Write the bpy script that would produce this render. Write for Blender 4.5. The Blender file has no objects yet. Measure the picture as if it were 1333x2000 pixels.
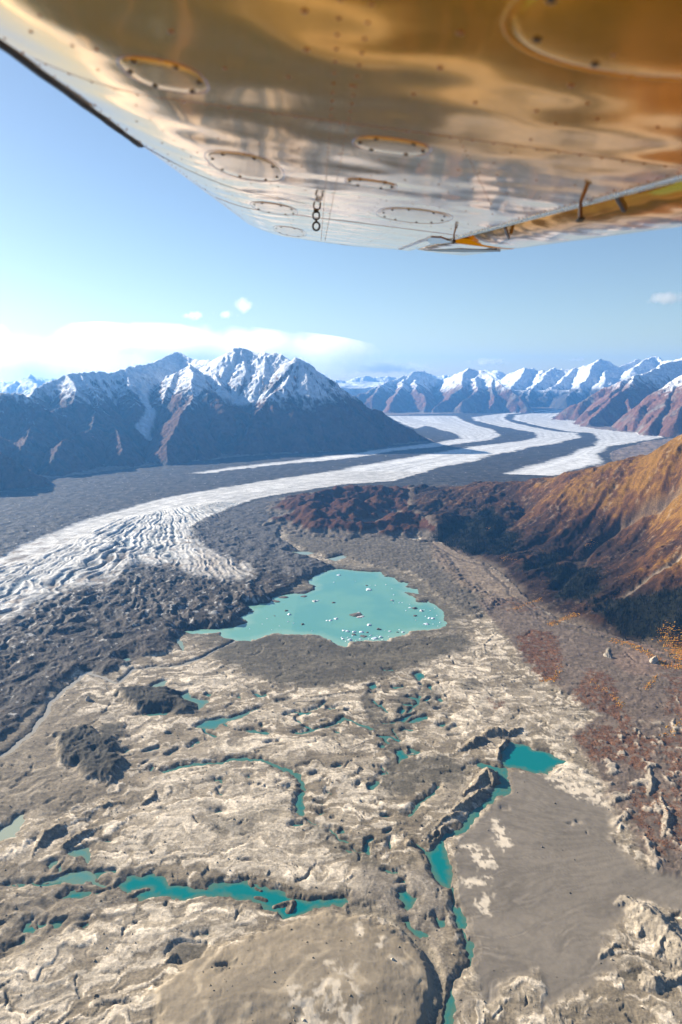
import bpy, bmesh, math, random
import numpy as np
from mathutils import Vector, Matrix

# ------------------------------------------------------------------ camera, sky, sun, exposure
scene = bpy.context.scene
C = scene.collection
CAM_H = 900.0
PITCH = math.radians(11.2)
F = 1333.0
cam_d = bpy.data.cameras.new('camera'); cam = bpy.data.objects.new('camera', cam_d); C.objects.link(cam)
cam_d.sensor_fit = 'VERTICAL'; cam_d.sensor_height = 36.0; cam_d.sensor_width = 24.0
cam_d.lens = 36.0 * F / 2000.0
cam_d.clip_start = 0.05; cam_d.clip_end = 400000.0
cam.location = (0, 0, CAM_H); cam.rotation_euler = (math.radians(90) - PITCH, 0, 0)
cam_d.dof.use_dof = True; cam_d.dof.focus_distance = 900.0; cam_d.dof.aperture_fstop = 3.2
scene.camera = cam
SUN_EL = math.radians(22.0)
SUN_AZ = math.radians(57.0)       # from +Y (view direction) towards -X (left)
world = bpy.data.worlds.new('World'); scene.world = world; world.use_nodes = True
nt = world.node_tree; nt.nodes.clear()
sky = nt.nodes.new('ShaderNodeTexSky'); sky.sky_type = 'NISHITA'; sky.sun_disc = False
sky.sun_elevation = SUN_EL; sky.sun_rotation = -SUN_AZ; sky.altitude = 900
sky.air_density = 1.0; sky.dust_density = 0.6; sky.ozone_density = 1.5
bg = nt.nodes.new('ShaderNodeBackground'); bg.inputs[1].default_value = 0.055
wo = nt.nodes.new('ShaderNodeOutputWorld')
nt.links.new(sky.outputs[0], bg.inputs[0]); nt.links.new(bg.outputs[0], wo.inputs[0])
sun_d = bpy.data.lights.new('sun', 'SUN'); sun = bpy.data.objects.new('sun', sun_d); C.objects.link(sun)
sun_d.energy = 5.0; sun_d.angle = math.radians(0.5); sun_d.color = (1.0, 0.905, 0.75)
SDIR = Vector((-math.sin(SUN_AZ) * math.cos(SUN_EL), math.cos(SUN_AZ) * math.cos(SUN_EL), math.sin(SUN_EL)))
sun.rotation_euler = SDIR.to_track_quat('Z', 'Y').to_euler()
sun.location = (-50, 20, 1000)
scene.view_settings.view_transform = 'Standard'; scene.view_settings.look = 'None'
scene.view_settings.exposure = 1.32; scene.view_settings.gamma = 1.0
scene.view_settings.use_curve_mapping = False
cy = scene.cycles
cy.max_bounces = 12; cy.diffuse_bounces = 2; cy.glossy_bounces = 3; cy.transmission_bounces = 2
cy.transparent_max_bounces = 8; cy.volume_bounces = 10; cy.use_denoising = True

# ------------------------------------------------------------------ pixel (of the 1333x2000 photo) -> world
SP, CP = math.sin(PITCH), math.cos(PITCH)
def ray(px, py):
    a = (np.asarray(px, float) - 666.5) / F; b = (1000.0 - np.asarray(py, float)) / F
    return a, CP + b * SP, -SP + b * CP
def G(px, py, z=0.0):
    x, y, w = ray(px, py); t = (z - CAM_H) / w
    return x * t, y * t
def P3(px, py, D):                  # point at horizontal distance D km on that ray
    x, y, w = ray(px, py); t = D * 1000.0 / math.hypot(x, y)
    return (x * t, y * t, CAM_H + w * t)
def GP(pts): return np.array([G(a, b) for a, b in pts], float)

# ------------------------------------------------------------------ noise
_rng = np.random.RandomState(7)
_perm = np.tile(_rng.permutation(1024), 3).astype(np.int32)
_ga = (_rng.rand(1024) * 2 * np.pi); _gx = np.cos(_ga).astype(np.float32); _gy = np.sin(_ga).astype(np.float32)
def perlin(x, y, seed=0):
    x = np.asarray(x, np.float64) + seed * 17.13; y = np.asarray(y, np.float64) + seed * 31.71
    xi = np.floor(x); yi = np.floor(y)
    fx = (x - xi).astype(np.float32); fy = (y - yi).astype(np.float32)
    xi = xi.astype(np.int64).astype(np.int32) & 1023; yi = yi.astype(np.int64).astype(np.int32) & 1023
    u = fx * fx * fx * (fx * (fx * 6 - 15) + 10); v = fy * fy * fy * (fy * (fy * 6 - 15) + 10)
    a = _perm[xi] + yi; b = _perm[(xi + 1) & 1023] + yi
    h00 = _perm[a]; h01 = _perm[a + 1]; h10 = _perm[b]; h11 = _perm[b + 1]
    n00 = _gx[h00] * fx + _gy[h00] * fy; n10 = _gx[h10] * (fx - 1) + _gy[h10] * fy
    n01 = _gx[h01] * fx + _gy[h01] * (fy - 1); n11 = _gx[h11] * (fx - 1) + _gy[h11] * (fy - 1)
    nx0 = n00 + u * (n10 - n00); nx1 = n01 + u * (n11 - n01)
    return (nx0 + v * (nx1 - nx0)) * 1.5
def fbm(x, y, s, o=4, seed=0, g=0.5):
    r = 0; a = 1.0; t = 0; f = 1.0 / s
    for i in range(o):
        r = r + a * perlin(x * f, y * f, seed + i * 3 + 1); t += a; a *= g; f *= 2.03
    return r / t
def ridged(x, y, s, o=4, seed=0, g=0.5):
    r = 0; a = 1.0; t = 0; f = 1.0 / s
    for i in range(o):
        r = r + a * (1 - 2 * np.abs(perlin(x * f, y * f, seed + i * 5 + 2))); t += a; a *= g; f *= 2.07
    return r / t
def sstep(a, b, x):
    t = np.clip((x - a) / (b - a), 0, 1); return t * t * (3 - 2 * t)
def lerp(a, b, t): return a + (b - a) * t

# ------------------------------------------------------------------ signed distances in plan
def seg_d(x, y, A, B):
    dx, dy = B[0] - A[0], B[1] - A[1]; L = dx * dx + dy * dy + 1e-9
    t = np.clip(((x - A[0]) * dx + (y - A[1]) * dy) / L, 0, 1)
    return np.hypot(x - A[0] - t * dx, y - A[1] - t * dy), t
def poly_sdf(x, y, P, far=200.0):
    """signed distance to polygon P (negative inside), far beyond the margin; works on 1-D arrays"""
    P = np.asarray(P); out = np.full(x.shape, far)
    m = (x > P[:, 0].min() - far) & (x < P[:, 0].max() + far) & (y > P[:, 1].min() - far) & (y < P[:, 1].max() + far)
    if not m.any(): return out
    xs, ys = x[m], y[m]; d = np.full(xs.shape, 1e9); ins = np.zeros(xs.shape, bool)
    n = len(P)
    for i in range(n):
        A = P[i]; B = P[(i + 1) % n]
        dd, _ = seg_d(xs, ys, A, B); d = np.minimum(d, dd)
        if A[1] != B[1]:
            c = ((A[1] > ys) != (B[1] > ys)) & (xs < (B[0] - A[0]) * (ys - A[1]) / (B[1] - A[1]) + A[0])
            ins ^= c
    out[m] = np.minimum(np.where(ins, -d, d), far)
    return out
def line_sdf(x, y, P, w, far=200.0):
    """distance to polyline minus half width w (scalar or one per vertex)"""
    P = np.asarray(P); out = np.full(x.shape, far); w = np.broadcast_to(np.asarray(w, float), (len(P),))
    m = (x > P[:, 0].min() - far) & (x < P[:, 0].max() + far) & (y > P[:, 1].min() - far) & (y < P[:, 1].max() + far)
    if not m.any(): return out
    xs, ys = x[m], y[m]; d = np.full(xs.shape, 1e9)
    for i in range(len(P) - 1):
        dd, t = seg_d(xs, ys, P[i], P[i + 1]); d = np.minimum(d, dd - (w[i] + t * (w[i + 1] - w[i])))
    out[m] = np.minimum(d, far)
    return out

# ------------------------------------------------------------------ terrain grid: rings round the camera's foot
AZ_IN = np.linspace(-41, 41, 1180)
AZ_OUT = np.concatenate([np.linspace(41.5, 60, 20), np.linspace(63, 297, 66), np.linspace(300, 318.5, 20)])
az = np.radians(np.concatenate([AZ_IN, AZ_OUT]))
R1 = np.geomspace(120, 640, 40, endpoint=False)
R2 = np.geomspace(640, 6500, 860, endpoint=False)
R3 = np.geomspace(6500, 11000, 260, endpoint=False)
R4 = np.geomspace(11000, 27500, 300, endpoint=False)
R5 = np.geomspace(27500, 31000, 12)
rad = np.concatenate([R1, R2, R3, R4, R5])
NA, NR = len(az), len(rad)
RR, AA = np.meshgrid(rad, az, indexing='ij')
X = (RR * np.sin(AA)).ravel(); Y = (RR * np.cos(AA)).ravel(); RD = RR.ravel()
NV = X.size
H = np.zeros(NV); ALB = np.zeros((NV, 3)); REG = np.zeros(NV, np.int8)   # 0 ground 1 glacier 2 mountains 3 hillside

# ------------------------------------------------------------------ traced shapes
MAIN_ICE = [(1087,800),(967,810),(922,816),(927,822),(967,832),(1017,842),(1045,846),(1052,851),(1045,857),(1017,862),(917,875),(817,892),(727,907),(667,920),(550,937),(425,957),(325,975),(250,995),(175,1017),(100,1045),(50,1065),(0,1092),(-150,1180),(-150,1290),(0,1225),(60,1195),(120,1165),(160,1155),(205,1150),(240,1125),(262,1105),(300,1112),(340,1114),(400,1132),(440,1140),(490,1135),(492,1122),(470,1105),(430,1088),(400,1075),(375,1055),(378,1035),(400,1020),(440,1000),(500,977),(560,966),(667,949),(767,942),(867,915),(967,890),(1017,880),(1092,867),(1132,855),(1127,847),(1092,845),(1037,835),(997,825),(984,817),(992,810),(1087,801)]
RIGHT_ICE = [(1087,802),(1007,812),(1002,820),(1047,832),(1117,845),(1157,847),(1169,857),(1157,872),(1117,887),(1067,905),(1017,917),(985,928),(977,937),(1012,942),(1082,932),(1117,920),(1182,905),(1167,890),(1192,872),(1252,865),(1290,855),(1310,848),(1217,842),(1147,835),(1132,825),(1077,817),(1110,801)]
LEFT_ICE = [(755,813),(890,813),(905,822),(932,832),(967,842),(978,851),(962,860),(907,867),(857,874),(767,884),(667,899),(550,909),(450,921),(350,934),(250,942),(250,939),(350,930),(450,916),(550,903),(667,890),(767,877),(850,866),(905,857),(880,845),(842,835),(790,826),(830,833),(812,838),(790,830),(770,822)]
GLACIER = [(-900,1010),(0,957),(100,938),(330,908),(480,893),(640,884),(760,872),(850,864),(800,845),(765,826),(740,813),(900,808),(1000,803),(1030,798),(1110,798),(1085,812),(1128,825),(1147,837),(1217,845),(1300,850),(1320,856),(1250,868),(1190,885),(1200,905),(1117,925),(1000,950),(760,960),(600,965),(560,1010),(540,1050),(600,1090),(645,1108),(600,1130),(540,1165),(500,1190),(470,1215),(425,1235),(350,1240),(330,1275),(270,1290),(215,1315),(150,1315),(110,1350),(60,1395),(0,1450),(-500,1500),(-1500,1300)]
LAKE = [(610,1127),(640,1114),(662,1110),(700,1116),(745,1117),(752,1127),(775,1129),(779,1136),(797,1140),(794,1147),(816,1151),(820,1161),(790,1157),(812,1168),(816,1177),(835,1174),(865,1189),(869,1204),(874,1224),(842,1232),(801,1234),(794,1241),(760,1245),(760,1252),(722,1253),(685,1252),(677,1264),(662,1260),(647,1251),(621,1241),(576,1239),(539,1236),(520,1243),(490,1251),(467,1252),(437,1247),(426,1236),(400,1240),(370,1236),(352,1232),(420,1228),(450,1226),(467,1222),(481,1215),(471,1205),(494,1192),(482,1183),(505,1181),(527,1177),(530,1168),(565,1160),(590,1158),(614,1151),(617,1145),(599,1136),(610,1130)]
POND_P = [
 ('turquoise pond spread wide between cream silt banks', [(235,1725),(245,1712),(255,1709),(300,1707),(318,1716),(325,1730),(360,1729),(395,1730),(425,1727),(450,1720),(475,1718),(505,1732),(525,1740),(560,1745),(590,1750),(605,1757),(667,1752),(680,1766),(667,1773),(625,1775),(605,1780),(575,1792),(555,1797),(545,1785),(530,1782),(505,1768),(492,1757),(470,1752),(440,1745),(400,1745),(365,1757),(320,1756),(270,1760),(257,1752),(288,1740),(245,1742),(220,1737)]),
 ('', [(129,1670),(137,1661),(175,1660),(178,1672),(175,1690),(162,1680),(142,1678)]),
 ('', [(88,1690),(105,1680),(108,1690),(95,1697)]),
 ('', [(112,1695),(120,1685),(124,1700),(114,1702)]),
 ('', [(68,1727),(100,1717),(140,1705),(170,1699),(192,1706),(185,1718),(215,1726),(208,1732),(175,1726),(125,1722),(85,1731)]),
 ('', [(118,1760),(137,1740),(165,1734),(188,1742),(175,1750),(145,1755)]),
 ('', [(45,1827),(52,1800),(70,1792),(66,1806),(90,1800),(87,1808),(70,1825),(58,1822)]),
 ('', [(152,1812),(170,1800),(175,1805),(162,1812)]),
 ('', [(399,1424),(380,1420),(403,1407),(445,1403),(475,1394),(512,1380),(504,1386),(483,1397),(445,1411),(420,1424)]),
 ('', [(470,1426),(496,1426),(533,1433),(525,1438),(491,1432)]),
 ('', [(269,1396),(319,1393),(336,1388),(328,1396),(302,1400)]),
 ('', [(349,1361),(370,1352),(374,1361),(414,1371),(386,1388),(382,1373),(360,1364)]),
 ('', [(294,1342),(315,1330),(328,1331),(319,1344)]),
 ('', [(717,1341),(732,1336),(736,1343),(726,1350)]),
 ('', [(808,1318),(820,1314),(831,1322),(820,1331)]),
 ('', [(852,1366),(860,1362),(868,1367),(860,1372)]),
 ('', [(772,1465),(783,1461),(799,1477),(787,1486),(778,1492)]),
 ('', [(856,1414),(873,1415),(868,1420),(858,1420)]),
 ('', [(787,1412),(812,1402),(833,1400),(841,1402),(825,1408)]),
 ('', [(980,1473),(995,1450),(1026,1452),(1043,1463),(1077,1473),(1108,1486),(1070,1509),(1043,1509),(1018,1503),(993,1500),(980,1490)]),
 ('', [(921,1494),(938,1488),(963,1494),(982,1500),(984,1513),(991,1538),(972,1551),(955,1553),(963,1540),(976,1528),(973,1507),(946,1500)]),
 ('', [(917,1587),(930,1574),(951,1566),(944,1578),(925,1593),(909,1616),(894,1616),(904,1603)]),
 ('', [(840,1660),(860,1642),(872,1627),(889,1625),(887,1637),(874,1645),(874,1670),(882,1695),(885,1720),(880,1740),(862,1730),(847,1705),(835,1680),(828,1662),(834,1660)]),
 ('', [(885,1770),(902,1770),(912,1790),(912,1812),(895,1812),(887,1795)]),
 ('', [(912,1835),(922,1832),(927,1850),(927,1872),(914,1876),(910,1855)]),
 ('', [(849,1795),(869,1790),(869,1810),(860,1816)]),
 ('', [(772,1742),(797,1740),(817,1750),(812,1765),(812,1780),(800,1782),(795,1765),(782,1752)]),
 ('', [(782,1800),(802,1802),(822,1817),(844,1832),(832,1836),(812,1825)]),
 ('', [(860,2040),(862,2000),(872,1950),(880,1925),(887,1925),(892,1955),(889,2000),(887,2040)]),
 ('', [(-60,1660),(0,1622),(20,1610),(38,1593),(50,1592),(48,1605),(35,1635),(0,1646),(-40,1670)]),
 ('', [(236,1289),(248,1285),(262,1288),(250,1292)]),
 ('', [(345,1248),(352,1246),(362,1266),(357,1272),(350,1262)]),
 ('', [(560,1078),(600,1077),(618,1080),(600,1084),(575,1082)]),
 ('', [(640,1092),(670,1084),(682,1088),(655,1096)]),
]
POND_L = [  # centre line, half width in photo pixels across
 ([(318,1509),(350,1500),(370,1495),(425,1487),(475,1482),(500,1483),(530,1492),(560,1500),(578,1513),(590,1530),(595,1546)], 3.4),
 ([(588,1554),(589,1575),(586,1590)], 5.5),
 ([(576,1611),(588,1611)], 4.0),
 ([(421,1526),(432,1526)], 2.5), ([(422,1586),(429,1586)], 2.2), ([(485,1515),(489,1515)], 2.5), ([(208,1645),(218,1645)], 2.0),
 ([(384,1827),(406,1824)], 2.0), ([(624,1570),(633,1570)], 2.2), ([(628,1587),(634,1586)], 2.2),
 ([(503,1361),(520,1358)], 2.6), ([(768,1343),(788,1342)], 2.6), ([(752,1309),(768,1308)], 2.0),
 ([(728,1368),(745,1381),(757,1390)], 2.4),
 ([(579,1433),(610,1427),(644,1418),(673,1405),(690,1406),(707,1416),(728,1425)], 2.8),
 ([(753,1440),(760,1452)], 3.2), ([(786,1428),(803,1426)], 2.4),
 ([(797,1592),(805,1585),(827,1562),(855,1545),(857,1535)], 2.6),
 ([(752,1700),(777,1703)], 2.4), ([(762,1645),(763,1651)], 2.8), ([(816,1648),(832,1662)], 2.4),
 ([(655,1385),(640,1386)], 2.0), ([(330,1475),(345,1462)], 1.8), ([(300,1500),(290,1508)], 1.8), ([(372,1460),(390,1450)], 1.8), ([(640,1622),(662,1636),(682,1646)], 2.0), ([(245,1470),(256,1462)], 1.6),
 ([(700,1535),(706,1530)], 2.0), ([(985,1500),(990,1520),(988,1545),(965,1556),(948,1570),(930,1592),(905,1618),(885,1630)], 4.5), ([(883,1738),(888,1760),(892,1775)], 2.2), ([(905,1815),(916,1838)], 2.0), ([(918,1876),(905,1900),(885,1925)], 2.0), ([(600,1388),(622,1380),(640,1372)], 1.8), ([(560,1398),(585,1392)], 1.8), ([(745,1500),(760,1512)], 1.8), ([(800,1392),(815,1375),(822,1358)], 2.2), ([(775,1440),(768,1425)], 1.6), ([(430,1545),(440,1548)], 1.6), ([(520,1452),(540,1448)], 1.6), ([(600,1600),(612,1610),(625,1616)], 1.8), ([(10,1735),(40,1728),(62,1722)], 1.8), ([(20,1850),(45,1842)], 1.8), ([(190,1745),(215,1738)], 2.2), ([(560,1540),(566,1538)], 1.6), ([(690,1660),(705,1668)], 1.8), ([(855,1630),(845,1640)], 2.0), ([(0,1870),(18,1862)], 1.8), ([(640,1545),(650,1550)], 1.6), ([(880,1425),(893,1420)], 1.6), ([(545,1372),(560,1368)], 1.6), ([(610,1515),(622,1513)], 1.8), ([(660,1498),(668,1497)], 1.8),
]
RIVER = [(467,1251),(425,1268),(400,1285),(360,1299),(300,1304),(262,1308),(245,1325),(230,1335),(200,1323),(170,1314),(145,1333),(120,1355),(100,1372),(88,1402),(50,1440),(25,1465),(0,1478),(-60,1500)]
BOTTOM_CHANNEL = [(690,1775),(740,1785),(790,1812),(830,1860),(852,1910),(862,1960),(840,2030)]

def px_w(pts, w):      # half width in metres from half width in photo pixels (across, in x)
    return [w * (CAM_H / -ray(a, b)[2]) / F * 1.0 for a, b in pts]

# warped plan coordinates give natural shore lines
near = RD < 6500
nx, ny = X[near], Y[near]
wx = nx + 11 * fbm(nx, ny, 60, 3, 11) + 6 * fbm(nx, ny, 17, 3, 12)
wy = ny + 16 * fbm(nx, ny, 60, 3, 13) + 8 * fbm(nx, ny, 17, 3, 14)
water_sd = np.full(nx.shape, 200.0); water_id = np.full(nx.shape, -1)
POND_L = [(p, w * 1.5) for p, w in POND_L]
shapes = [('lake', GP(LAKE), None)] + [('pond', GP(p), None) for _, p in POND_P] + [('pond', GP(p), px_w(p, w)) for p, w in POND_L]
shapes.append(('river', GP(RIVER), [a * b for a, b in zip(px_w(RIVER, 1.0), np.linspace(2.2, 7, len(RIVER)))]))
for i, (kind, P, w) in enumerate(shapes):
    if kind == 'lake': s = poly_sdf(wx + 8 * fbm(nx, ny, 35, 3, 16), wy + 14 * fbm(nx, ny, 45, 3, 17), P, 300.0)
    else: s = poly_sdf(wx, wy, P) if w is None else line_sdf(wx, wy, P, w)
    c = s < water_sd; water_sd[c] = s[c]; water_id[c] = i
river_i = len(shapes) - 1
_zones = [[(30,1690),(250,1680),(260,1760),(120,1850),(20,1860)], [(370,1350),(520,1345),(530,1440),(340,1470),(260,1520),(250,1480),(340,1410)], [(700,1330),(890,1320),(890,1440),(800,1500),(730,1480)], [(570,1470),(760,1480),(800,1560),(760,1720),(640,1700),(600,1600)], [(460,1700),(620,1740),(600,1800),(480,1780)], [(740,1640),(860,1640),(870,1840),(760,1830)], [(560,1380),(700,1370),(700,1440),(560,1450)]]
_zm = np.zeros(nx.shape)
for _z in _zones: _zm = np.maximum(_zm, sstep(15, -25, poly_sdf(nx, ny, GP(_z), 200.0)))
_rx, _ry = nx + 30 * fbm(nx, ny, 110, 3, 450), ny + 30 * fbm(nx, ny, 110, 3, 451)
_net = ridged(_rx * .8, _ry, 85, 2, 452, .4); _gate = fbm(_rx, _ry, 70, 3, 453)
pool_sd = (.87 - _net - .10 * sstep(.0, .25, _gate) + (1 - _zm) * 2 + .3 * sstep(.12, -.1, _gate)) * 60
shapes.append(('meltwater_pools', None, None))
c = pool_sd < water_sd; water_sd[c] = pool_sd[c]; water_id[c] = len(shapes) - 1
LAKE_SD = poly_sdf(wx, wy, shapes[0][1], 400.0)

def mask(pts, feather=20.0, x=None, y=None, rough=0.0, scale=60, seed=40):
    """1 inside the traced outline, 0 outside, soft over `feather` metres"""
    x = wx if x is None else x; y = wy if y is None else y
    s = poly_sdf(x, y, GP(pts), max(200.0, feather * 3 + rough * 2))
    if rough: s = s + rough * fbm(x, y, scale, 4, seed)
    return sstep(feather, -feather, s)

# ------------------------------------------------------------------ floor: relief and colour
col = lambda r, g, b: np.array([r, g, b])
CREAM = col(.60, .505, .385); TAUPE = col(.225, .180, .124); GREY = col(.205, .172, .134); DARK = col(.060, .052, .038)
D = RD[near]
lx = nx + 16 * fbm(nx, ny, 70, 3, 21); ly = ny + 16 * fbm(nx, ny, 70, 3, 22)
n_big = fbm(lx, ly, 260, 4, 23); n_mid = fbm(lx, ly, 70, 5, 24); n_fin = fbm(lx, ly, 16, 4, 25)
gl_m = mask(GLACIER, 10, rough=14, scale=50)
creamw = np.full(nx.shape, .16)
for pts, wt in [
  ([(330,1500),(570,1500),(605,1640),(760,1750),(640,1745),(460,1712),(300,1700),(180,1700),(250,1620),(280,1550)], .55),
  ([(250,1770),(480,1762),(540,1805),(430,1850),(300,1900),(150,1960),(0,2060),(-150,2060),(-100,1900),(130,1830)], .60),
  ([(600,1490),(760,1480),(740,1560),(700,1600),(620,1560)], .38),
  ([(430,1440),(600,1440),(740,1440),(730,1475),(600,1470),(400,1480)], .45),
  ([(420,1370),(700,1350),(740,1400),(560,1420),(450,1390)], .25),
  ([(760,1300),(930,1240),(1050,1305),(1165,1400),(1110,1470),(1000,1440),(880,1440),(820,1380)], .34),
  ([(1060,1512),(1115,1490),(1160,1500),(1215,1580),(1205,1620),(1150,1570),(1090,1550)], .50),
  ([(970,1900),(1060,1890),(1070,2040),(960,2040)], .35),
  ([(380,1290),(480,1320),(470,1345),(400,1360),(330,1340)], .45),
  ([(170,1340),(330,1385),(330,1420),(200,1420)], .30),
  ([(140,1570),(240,1520),(330,1520),(300,1590),(160,1620)], .15),
  ([(0,2010),(200,1960),(420,1900),(560,1960),(560,2060),(0,2060)], .25),
  ([(1180,1760),(1240,1760),(1345,1850),(1345,1880),(1260,1880),(1190,1840)], .42),
  ([(930,1220),(990,1250),(1000,1300),(940,1280)], .4)]:
    creamw = np.maximum(creamw, wt * mask(pts, 35, rough=30, scale=80))
wa = fbm(nx, ny, 130, 3, 420); wb = fbm(nx, ny, 130, 3, 421); wc = fbm(nx, ny, 34, 3, 422); wd = fbm(nx, ny, 34, 3, 423)
sx_ = nx + 70 * wa + 20 * wc; sy_ = ny + 70 * wb + 20 * wd
dirf = .45 * sstep(100, -500, nx); cth, sth = np.cos(dirf), np.sin(dirf)
su = sx_ * cth + sy_ * sth; sv = -sx_ * sth + sy_ * cth
patt = fbm(su * .6, sv, 24, 4, 26, .5) + .3 * fbm(su * .4, sv, 75, 3, 27)
blob = sstep(.10, .17, fbm(su * .55 + 300, sv, 15, 3, 427, .45))
streak = fbm(su * .16, sv, 20, 4, 424, .6); fineline = sstep(.72, .95, ridged(su * .3, sv, 42, 3, 425, .6))
fl2 = sstep(.70, .92, ridged(su * .45, sv, 17, 3, 426, .55)) * sstep(-.25, .15, n_mid)
cream = sstep(.0, .06, patt + (creamw - .32) * .62) * (1 - .75 * blob)
half = sstep(-.12, -.07, patt + (creamw - .36) * .8)
silt = sstep(.05, .3, fbm(lx, ly, 150, 4, 28) + creamw * .9 - .1)
A = lerp(TAUPE[None], (TAUPE * .62 + CREAM * .38)[None], (silt * .6 + half * .4)[:, None])
A = lerp(A, CREAM[None] * (1 + .25 * streak[:, None]), cream[:, None] * .92)
A = A * (1 + .35 * n_mid + .28 * n_fin + .5 * streak)[:, None]
A = lerp(A, DARK[None] * 1.25, (fineline * .8 * (1 - .5 * cream))[:, None])
A = lerp(A, DARK[None] * 1.5, (fl2 * .5)[:, None])
# relief of the floor
h = 5 + 3.5 * n_big + 1.3 * n_mid + .4 * n_fin + .55 * ridged(lx, ly, 38, 4, 29) + (.9 + 3.2 * sstep(-250, -520, nx) * sstep(1500, 1250, ny)) * streak - 1.5 * fineline - .55 * fl2 + .5 * cream + .35 * half
chan = ridged(lx + 10 * n_fin, ly, 150, 2, 31); chan = sstep(.86, .97, chan)
h -= 3 * chan
A = lerp(A, DARK[None] * 1.3, (chan * .65)[:, None])
# smooth outwash plain
PLAIN = [(985,1510),(1065,1515),(1190,1560),(1200,1640),(1240,1700),(1345,1712),(1500,1700),(1500,1790),(1340,1790),(1245,1765),(1180,1850),(1210,1900),(1060,1985),(1050,1900),(950,1960),(915,1880),(895,1760),(888,1680),(905,1620),(950,1590),(990,1545)]
pl = mask(PLAIN, 14, rough=10)
fx0, fy0 = G(1420, 1660)
ang = np.arctan2(ny - fy0, nx - fx0); rr = np.hypot(nx - fx0, ny - fy0)
fl = ridged(ang * 700 + 90 * fbm(nx, ny, 220, 3, 33) + 8 * wc, rr * .22, 52, 3, 34, .6)
strm = sstep(.70, .90, fl)
DOME = [(470,1850),(560,1805),(640,1790),(720,1800),(800,1850),(842,1900),(850,1950),(815,2060),(330,2060),(300,1950),(380,1880)]
dm = mask(DOME, 14, rough=12)
SMOOTH = [(880,1590),(960,1520),(985,1600),(930,1800),(900,1800)]
flat = np.maximum(pl, dm * .8)
h = lerp(h, 3.5 + 1.2 * n_big + .35 * n_mid - .45 * strm * pl * sstep(250, 700, rr) + .25 * n_fin, flat)
dome_sd = poly_sdf(wx, wy, GP(DOME), 200)
h += dm * np.clip(-dome_sd * .12, 0, 9)
A = lerp(A, (GREY * (1.0)) [None] * (1 + .12 * n_mid + .10 * n_fin + .34 * strm * sstep(250, 700, rr) - .16 * sstep(.45, .65, fl) * (1 - strm) + .12 * n_big)[:, None], pl[:, None])
dl = sstep(.62, .84, ridged(nx + 60 * wa + 12 * wc, ny * .7 + 60 * wb, 105, 3, 35, .5))
A = lerp(A, TAUPE[None] * (1.02 + .10 * n_mid + .06 * n_fin + .55 * dl)[:, None], (dm * .92)[:, None])
for pts in ([(965,1600),(985,1608),(998,1650),(985,1672),(962,1640)], [(905,1662),(950,1660),(965,1690),(935,1695)], [(895,1725),(960,1712),(955,1735),(900,1735)], [(940,1765),(962,1750),(960,1790),(938,1795)], [(1063,1512),(1110,1505),(1180,1560),(1190,1580),(1130,1560),(1075,1535)], [(900,1660),(930,1655),(925,1675)]):
    m = mask(pts, 6, rough=14, scale=14) * sstep(-.1, .15, fbm(lx, ly * .7, 14, 3, 36) + .12)
    A = lerp(A, CREAM[None] * 1.05, m[:, None])
for pts in ([(560,1950),(660,1930),(720,1960),(700,2040),(560,2040)], [(640,1905),(700,1900),(690,1925),(650,1930)], [(700,1815),(745,1850),(790,1900),(780,1905),(730,1860),(690,1825)]):
    m = mask(pts, 8, rough=22, scale=26) * sstep(-.15, .1, fbm(lx, ly * .7, 20, 4, 46))
    A = lerp(A, CREAM[None], (m * .8)[:, None])
# darker ground patches and mounds
def patch(pts, colr, amt=1.0, rise=0.0, feather=14, rough=14, bump=0.0, scale=40):
    global A, h
    m = mask(pts, feather, rough=rough, scale=scale) * amt
    tex = fbm(lx, ly, 22, 5, 37)
    A = lerp(A, colr[None] * (1 + .45 * tex)[:, None], m[:, None])
    if rise or bump: h = h + m * (rise + bump * ridged(lx, ly, 30, 4, 38))
OLIVE = col(.092, .078, .055)
patch([(400,1280),(440,1262),(540,1240),(650,1256),(700,1264),(800,1250),(900,1240),(930,1262),(830,1300),(740,1325),(640,1345),(540,1340),(480,1318)], OLIVE, .92, 1, 25, 25)
patch([(690,1270),(820,1262),(880,1262),(820,1295),(700,1300)], OLIVE * 1.5, .5)
patch([(225,1352),(300,1345),(385,1360),(400,1372),(380,1392),(280,1398),(255,1380)], DARK * .8, 1, 12, 12, 12, 5)
patch([(105,1440),(170,1425),(230,1455),(240,1500),(215,1530),(170,1520),(120,1490)], DARK * .85, 1, 10, 12, 16, 6)
patch([(190,1415),(240,1420),(245,1445),(200,1440)], DARK * 1.1, .9, 6)
patch([(0,1400),(110,1370),(200,1420),(110,1440),(120,1500),(200,1540),(120,1590),(0,1600),(-200,1600),(-200,1420)], TAUPE * .8, .8, 1, 25, 25)
patch([(760,1490),(860,1480),(925,1500),(900,1540),(840,1530),(790,1560),(740,1540)], DARK * 1.6, .75, -2)
patch([(720,1350),(760,1400),(790,1460),(770,1520),(740,1440),(705,1370)], DARK * 1.7, .7, -3, 8, 10)
patch([(780,1350),(850,1345),(870,1370),(800,1420),(775,1460),(760,1420)], DARK * 1.7, .65, -1, 10, 14, 2)
patch([(880,1330),(925,1330),(950,1350),(900,1350)], DARK * 2, .6, 2)
patch([(570,1600),(600,1600),(700,1650),(760,1700),(740,1720),(640,1660)], DARK * 2.2, .55, -1.5)
patch([(400,1600),(470,1590),(560,1560),(560,1590),(480,1630),(420,1640)], DARK * 2.2, .4, -1)
patch([(470,1720),(600,1750),(700,1770),(760,1700),(790,1720),(700,1790),(560,1800),(460,1770)], TAUPE * .8, .55)
patch([(690,1700),(850,1700),(870,1760),(860,1900),(930,1960),(860,2060),(840,1900),(770,1800),(680,1770)], GREY * 1.05, .8, 1)
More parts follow.
